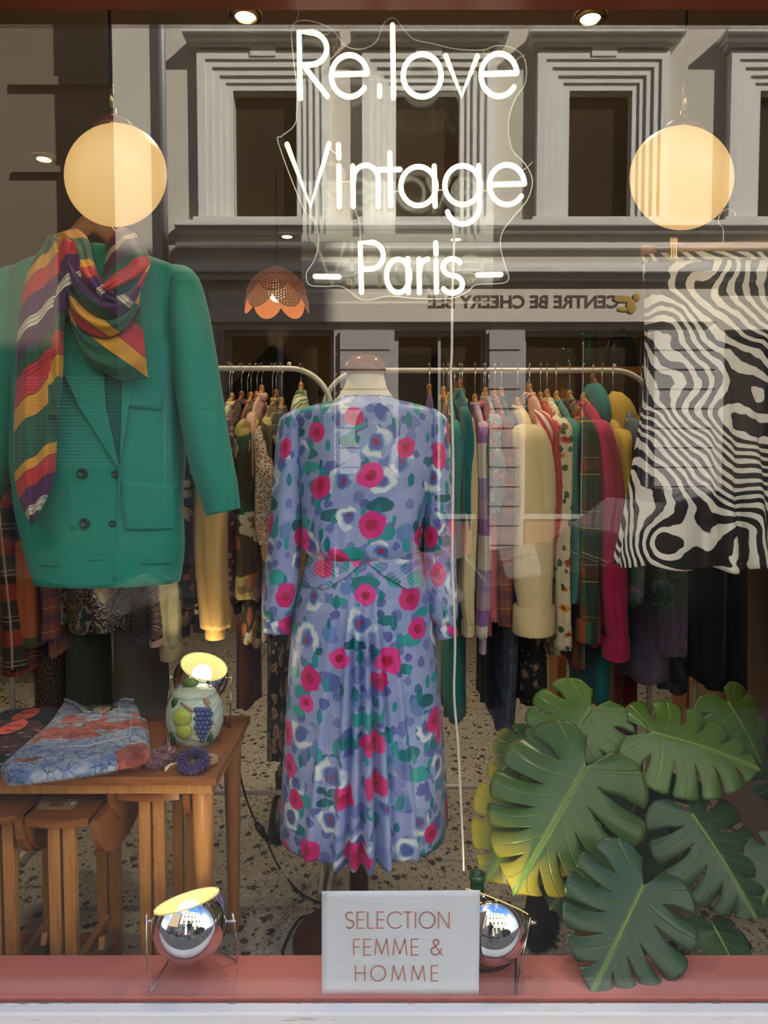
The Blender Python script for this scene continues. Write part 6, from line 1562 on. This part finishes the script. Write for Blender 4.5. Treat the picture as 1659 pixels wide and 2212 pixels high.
# framed picture on the back wall at left
fp = at(120, 320, YB); ft = thing('framed_picture', 'dim framed picture on the back wall left of the round pendant lamp', 'picture', (fp.x, YB, fp.z))
x0, x1, z0, z1 = at(15, 380, YB).x, at(225, 380, YB).x, at(100, 400, YB).z, at(100, 190, YB).z
MB().box(x0, x1, YB - .03, YB, z0, z1).build('frame', M['walnut'], ft, smooth=False)
MB().box(x0 + .04, x1 - .04, YB - .034, YB - .029, z0 + .04, z1 - .04).build('canvas', printed('dim_abstract', (.12, .09, .055), [dict(scale=4, gate=.7, rad=.4, cols=[(.22, .17, .10), (.06, .05, .03)], seed=3, wob=.8)]), ft, smooth=False)
# dark vase-like speaker column at left
sp = at(118, 515, 3.2); vx = thing('tall_vase', 'tall dark speckled vase on a stand behind the green jacket', 'vase', (sp.x, 3.2, 0))
zt_v, zb_v = at(118, 442, 3.2).z, at(118, 590, 3.2).z
MB().lathe([(0, zb_v), (.04, zb_v), (.042, zb_v + .02), (.038, zt_v - .02), (.041, zt_v), (.03, zt_v), (.028, zt_v - .05)], (sp.x, 3.2, 0), 24).build('vase_body', simple('speckled_dark_glaze', (.05, .035, .022), .4, nscale=90, nvar=.4), vx)
MB().box(sp.x - .12, sp.x + .12, 3.08, 3.32, 0, zb_v - .0005).build('stand', M['walnut'], vx, smooth=False, bevel=.004)

# ------------------------------------------------------------------ boots and shoes on the floor
M['boot'] = simple('black_leather_boot', (.012, .011, .011), .38, bump=.2)
def boot(lab, px, py_bot, py_top, wpx, Y, sock=False):
    b = at(px, py_bot, Y); b.z = 0.0
    bb = atz(px, py_bot, .0); x, y = bb.x, bb.y; h = at(px, py_top, y).z; w_ = wpx * pxm(y) / 2
    t = thing('boot', lab, 'boot', (x, y, 0), 'black boots under the left rack')
    rows = []
    for z, sy, yo, sw in ((.001, .5, .10, .6), (.004, 1.0, .10, .98), (.03, 1.05, .10, 1.02), (.05, .98, .105, 1.0), (.075, .72, .13, .92), (.095, .50, .165, .82), (.12, .40, .185, .78), (h * .8 if h > .15 else .14, .40, .19, .82), (max(h, .16), .42, .195, .86), (max(h, .16) + .001, .36, .195, .78), (max(h, .16) - .06, .3, .195, .6)):
        rows.append([(x + w_ * sw * math.cos(a), y + yo + .125 * sy * math.sin(a), z) for a in np.linspace(0, 2 * math.pi, 33)])
    MB().grid(rows).build('upper', M['boot'], t)
    MB().grid([[(x + w_ * s_ * 1.05 * math.cos(a), y + .10 + .135 * s_ * math.sin(a), z) for a in np.linspace(0, 2 * math.pi, 33)] for z, s_ in ((.0, .01), (.0, 1), (.022, 1.0), (.022, .9))]).build('sole', M['black'], t)
    if sock: MB().lathe([(w_ * .62, max(h, .16) - .05), (w_ * .66, max(h, .16) + .02), (w_ * .5, max(h, .16) + .03)], (x, y + .195, 0), 20).build('sock', simple('grey_sock', (.30, .29, .28), .9), t)
boot('black leather boot with grey sock, left one of the pair at the dress hem', 600, 1815, 1735, 54, .9, True)
boot('black leather boot, right one of the pair half under the dress hem', 648, 1818, 1745, 54, .9)
boot('black boot toe just right of the pole under the dress hem', 856, 1812, 1780, 50, .9)
# thin white posts under the dress, standing for the clothes rack legs
st = thing('post_pair', 'pair of thin white posts standing on the floor under the dress hem', 'stand', atz(709, 1900, 0))
for px_ in (703, 714):
    p = atz(px_, 1902, 0); MB().tube([(p.x, p.y, .0), (p.x, p.y, .50)], .0068, 12).build('post', M['white_metal'], st)
p = atz(709, 1902, 0); MB().box(p.x - .03, p.x + .03, p.y - .012, p.y + .012, .50, .52).build('cross_piece', M['white_metal'], st, smooth=False)
# black mesh slipper right of the lamp
sx = atz(1180, 2035, .0)
sp_ = thing('shoe', 'black woven shoe lying behind the ledge between lamp and plant', 'shoe', (sx.x, sx.y, 0))
rows = []
for z, s_ in ((.0, .01), (.001, .95), (.02, 1.0), (.045, .92), (.062, .66), (.066, .3), (.066, .01)):
    rows.append([(sx.x + .045 * s_ * math.cos(a) + .25 * .13 * s_ * math.sin(a), sx.y + .08 + .13 * s_ * math.sin(a), z + (.02 * s_ if math.sin(a) > 0 and z > .03 else 0)) for a in np.linspace(0, 2 * math.pi, 33)])
MB().grid(rows).build('upper', simple('black_raffia', (.014, .012, .012), .8, nscale=300, bump=.8), sp_)
MB().tube([(sx.x + .045 * math.cos(a) + .25 * .13 * math.sin(a), sx.y + .08 + .13 * math.sin(a), .012) for a in np.linspace(0, 2 * math.pi, 33)], .006, 8, cap=False).build('sole', M['black'], sp_)
# ------------------------------------------------------------------ parked cars, seen only as dark reflections
M['car_paint'] = (lambda g: g.bsdf((.008, .010, .014), .3, coat=1.0))(G('dark_car_paint'))
M['tyre'] = simple('tyre_rubber', (.015, .015, .015), .8)
def car(lab, x0, x1, y0, y1):
    zb = STREET - .12; L = x1 - x0; f = 1 if L > 0 else -1
    t = thing('car', lab, 'car', ((x0 + x1) / 2, (y0 + y1) / 2, zb))
    P = [(0, .42), (.005, .60), (.03, .78), (.10, .88), (.24, .96), (.27, .98), (.76, 1.00), (.93, .96), (.985, .84), (1, .62), (.995, .36), (.90, .24)]
    def archx(c): return [(c + .085 * math.cos(a), .24 + .36 * math.sin(a)) for a in np.linspace(0, math.pi, 9)]
    P = P + archx(.79) + archx(.19) + [(.06, .24)]
    MB().prism([(x0 + u * L, y0, zb + h) for u, h in P], (0, y1 - y0, 0)).build('body', M['car_paint'], t, smooth=False, bevel=.06)
    y_in = .20
    cab = [(.25, .97), (.36, 1.36), (.44, 1.44), (.66, 1.45), (.76, 1.38), (.86, .99)]
    ya, yb = y0, y1
    def quadstrip(pts, ins):
        top = [(x0 + u * L, ya + (yb - ya) * 0 + (ins * (h - .97) / .48 * (1 if yb > ya else -1)), zb + h) for u, h in pts]
        bot = [(x0 + u * L, yb - (ins * (h - .97) / .48 * (1 if yb > ya else -1)), zb + h) for u, h in pts]
        return top, bot
    a, b = quadstrip(cab, y_in); n = len(a); mb = MB()
    mb.add(a + b, [tuple(range(n)), tuple(range(2 * n - 1, n - 1, -1))] + [(i, (i + 1) % n, n + (i + 1) % n, n + i) for i in range(n)])
    mb.build('cabin', M['car_paint'], t, smooth=False, bevel=.03)
    for (us) in ([(.30, 1.02), (.375, 1.34), (.51, 1.38), (.51, 1.02)], [(.53, 1.02), (.53, 1.38), (.66, 1.38), (.74, 1.32), (.80, 1.02)]):
        for side in (0, 1):
            q = quadstrip(us, y_in)[side]; s_ = (-.006 if side == 0 else .006) * (1 if yb > ya else -1)
            MB().prism([(p[0], p[1] + s_, p[2]) for p in q], (0, s_ * .5, 0)).build('side_window', M['dark_pane'], t, smooth=False)
    for u in (.19, .79):
        for yy in (y0, y1):
            sgn_ = 1 if yy == max(y0, y1) else -1
            MB().lathe([(0, 0), (.19, 0), (.21, -.02), (.31, -.02), (.32, -.04), (.32, -.18), (.30, -.20), (0, -.20)], (x0 + u * L, yy + sgn_ * .0, zb + .32), 28, (0, sgn_, 0)).build('wheel', M['tyre'], t)
car('dark parked car mirrored below the zebra skirt', .40, 4.5, -5.05, -3.35)
car('dark parked car mirrored at the left behind the jacket', -1.75, -5.85, -5.05, -3.35)
# ------------------------------------------------------------------ the photographer on the pavement, seen only as a reflection
PX, PYY, G0_ = -.035, -1.80, STREET + .0
def skin(name, verts, edges, radii, mat, parent=None, root=0, sub_=2):
    me = bpy.data.meshes.new(name); me.from_pydata([(PX + x, PYY + y, G0_ + z) for x, y, z in verts], edges, [])
    o = bpy.data.objects.new(name, me); COL.objects.link(o)
    md = o.modifiers.new('skin', 'SKIN'); md.use_smooth_shade = True
    sv = me.skin_vertices[0].data
    for i, r in enumerate(radii):
        sv[i].radius = (r, r) if not hasattr(r, '__len__') else r
        sv[i].use_root = (i == root)
    ss = o.modifiers.new('sub', 'SUBSURF'); ss.levels = sub_; ss.render_levels = sub_
    me.materials.append(mat)
    if parent is not None: attach(o, parent)
    return o
sknm = simple('skin_tone', (.46, .27, .19), .55); hairm = simple('dark_brown_hair', (.03, .017, .01), .6)
coatm = cloth('charcoal_coat', (.030, .026, .024)); trm = cloth('dark_jeans', (.018, .022, .035)); whm = cloth('pale_sleeve', (.55, .53, .50))
per = thing('person', 'person in dark coat holding up a phone, mirrored in glass and chrome', 'person', (PX, PYY, STREET))
V = [(0, 0, .92), (0, .0, 1.08), (0, -.01, 1.24), (0, -.02, 1.38), (0, -.01, 1.45), (0, .02, 1.53), (0, .03, 1.62)]
E = [(i, i + 1) for i in range(6)]; Rr = [(.15, .11), (.125, .10), (.14, .11), (.10, .09), (.052, .052), (.075, .085), (.07, .085)]
def limb(start, pts, rad):
    a = start
    for p, r in zip(pts, rad): V.append(p); Rr.append(r); E.append((a, len(V) - 1)); a = len(V) - 1
    return a
for s in (-1, 1):
    limb(0, [(s * .09, 0, .84), (s * .10, .01, .48), (s * .10, -.01, .10), (s * .10, .04, .05), (s * .11, .16, .035)], [.088, .056, .040, .036, .03])
    h = limb(3, [(s * .165, -.02, 1.37), (s * .235, .02, 1.12), (s * .155, .27, 1.27), (s * .10, .36, 1.36), (s * .082, .395, 1.39)], [.058, .043, .034, .024, (.030, .014)])
    for k in range(4):                       # fingers curled round the phone's edge
        limb(h, [(s * (.090 - .0), .415, 1.36 + .021 * k), (s * .084, .435, 1.362 + .021 * k), (s * .068, .440, 1.363 + .021 * k)], [.0090, .0085, .0075])
    limb(h, [(s * .070, .395, 1.37), (s * .055, .402, 1.395), (s * .045, .405, 1.415)], [.011, .0095, .008])
skin('body', V, E, Rr, sknm, per)
hd = MB(); hx, hy, hz = PX, PYY + .03, G0_ + 1.60
hd.sphere((hx, hy - .012, hz + .018), .102, 24, 16, (.86, 1.0, 1.12)); hd.build('hair', hairm, per)
fc = MB(); fc.sphere((hx, hy + .035, hz - .02), .085, 24, 16, (.86, .85, 1.22)).sphere((hx, hy + .112, hz - .025), .014, 10, 8, (.8, 1, 1.6)); fc.build('face', sknm, per)
for s in (-1, 1):
    MB().sphere((hx + s * .030, hy + .098, hz + .002), .010, 10, 8).build('eye', simple('eye', (.05, .035, .03), .2), per)
    MB().sphere((hx + s * .078, hy + .01, hz - .01), .026, 10, 8, (.35, .7, 1.1)).build('ear', sknm, per)
MB().sphere((hx, hy + .104, hz - .062), .018, 12, 8, (1.2, .35, .3)).build('mouth', simple('lips', (.40, .13, .11), .5), per)
V, E, Rr = [(0, 0, .60), (0, 0, .92), (0, 0, 1.08), (0, -.01, 1.24), (0, -.02, 1.385), (0, -.015, 1.43)], [(i, i + 1) for i in range(5)], [(.20, .16), (.185, .145), (.165, .135), (.175, .14), (.115, .105), (.065, .065)]
for s in (-1, 1): limb(4, [(s * .17, -.02, 1.37), (s * .237, .02, 1.12), (s * .158, .265, 1.265), (s * .12, .325, 1.33)], [.074, .062, .052, .042])
skin('coat', V, E, Rr, coatm, per)
V, E, Rr = [(0, 0, .90)], [], [(.15, .115)]
for s in (-1, 1): limb(0, [(s * .095, 0, .82), (s * .10, .01, .48), (s * .10, -.01, .12)], [.10, .072, .055])
skin('trousers', V, E, Rr, trm, per)
for s in (-1, 1):
    MB().sphere((PX + s * .105, PYY + .09, G0_ + .045), .05, 16, 10, (.95, 2.4, .88)).build('shoe', M['black'], per)
ph = thing('phone', 'dark phone held up by the person mirrored in the glass', 'phone', (PX, PYY + .42, G0_ + 1.36))
MB().box(PX - .076, PX + .076, PYY + .408, PYY + .417, G0_ + 1.35, G0_ + 1.425).build('case', M['black'], ph, smooth=False, bevel=.004)
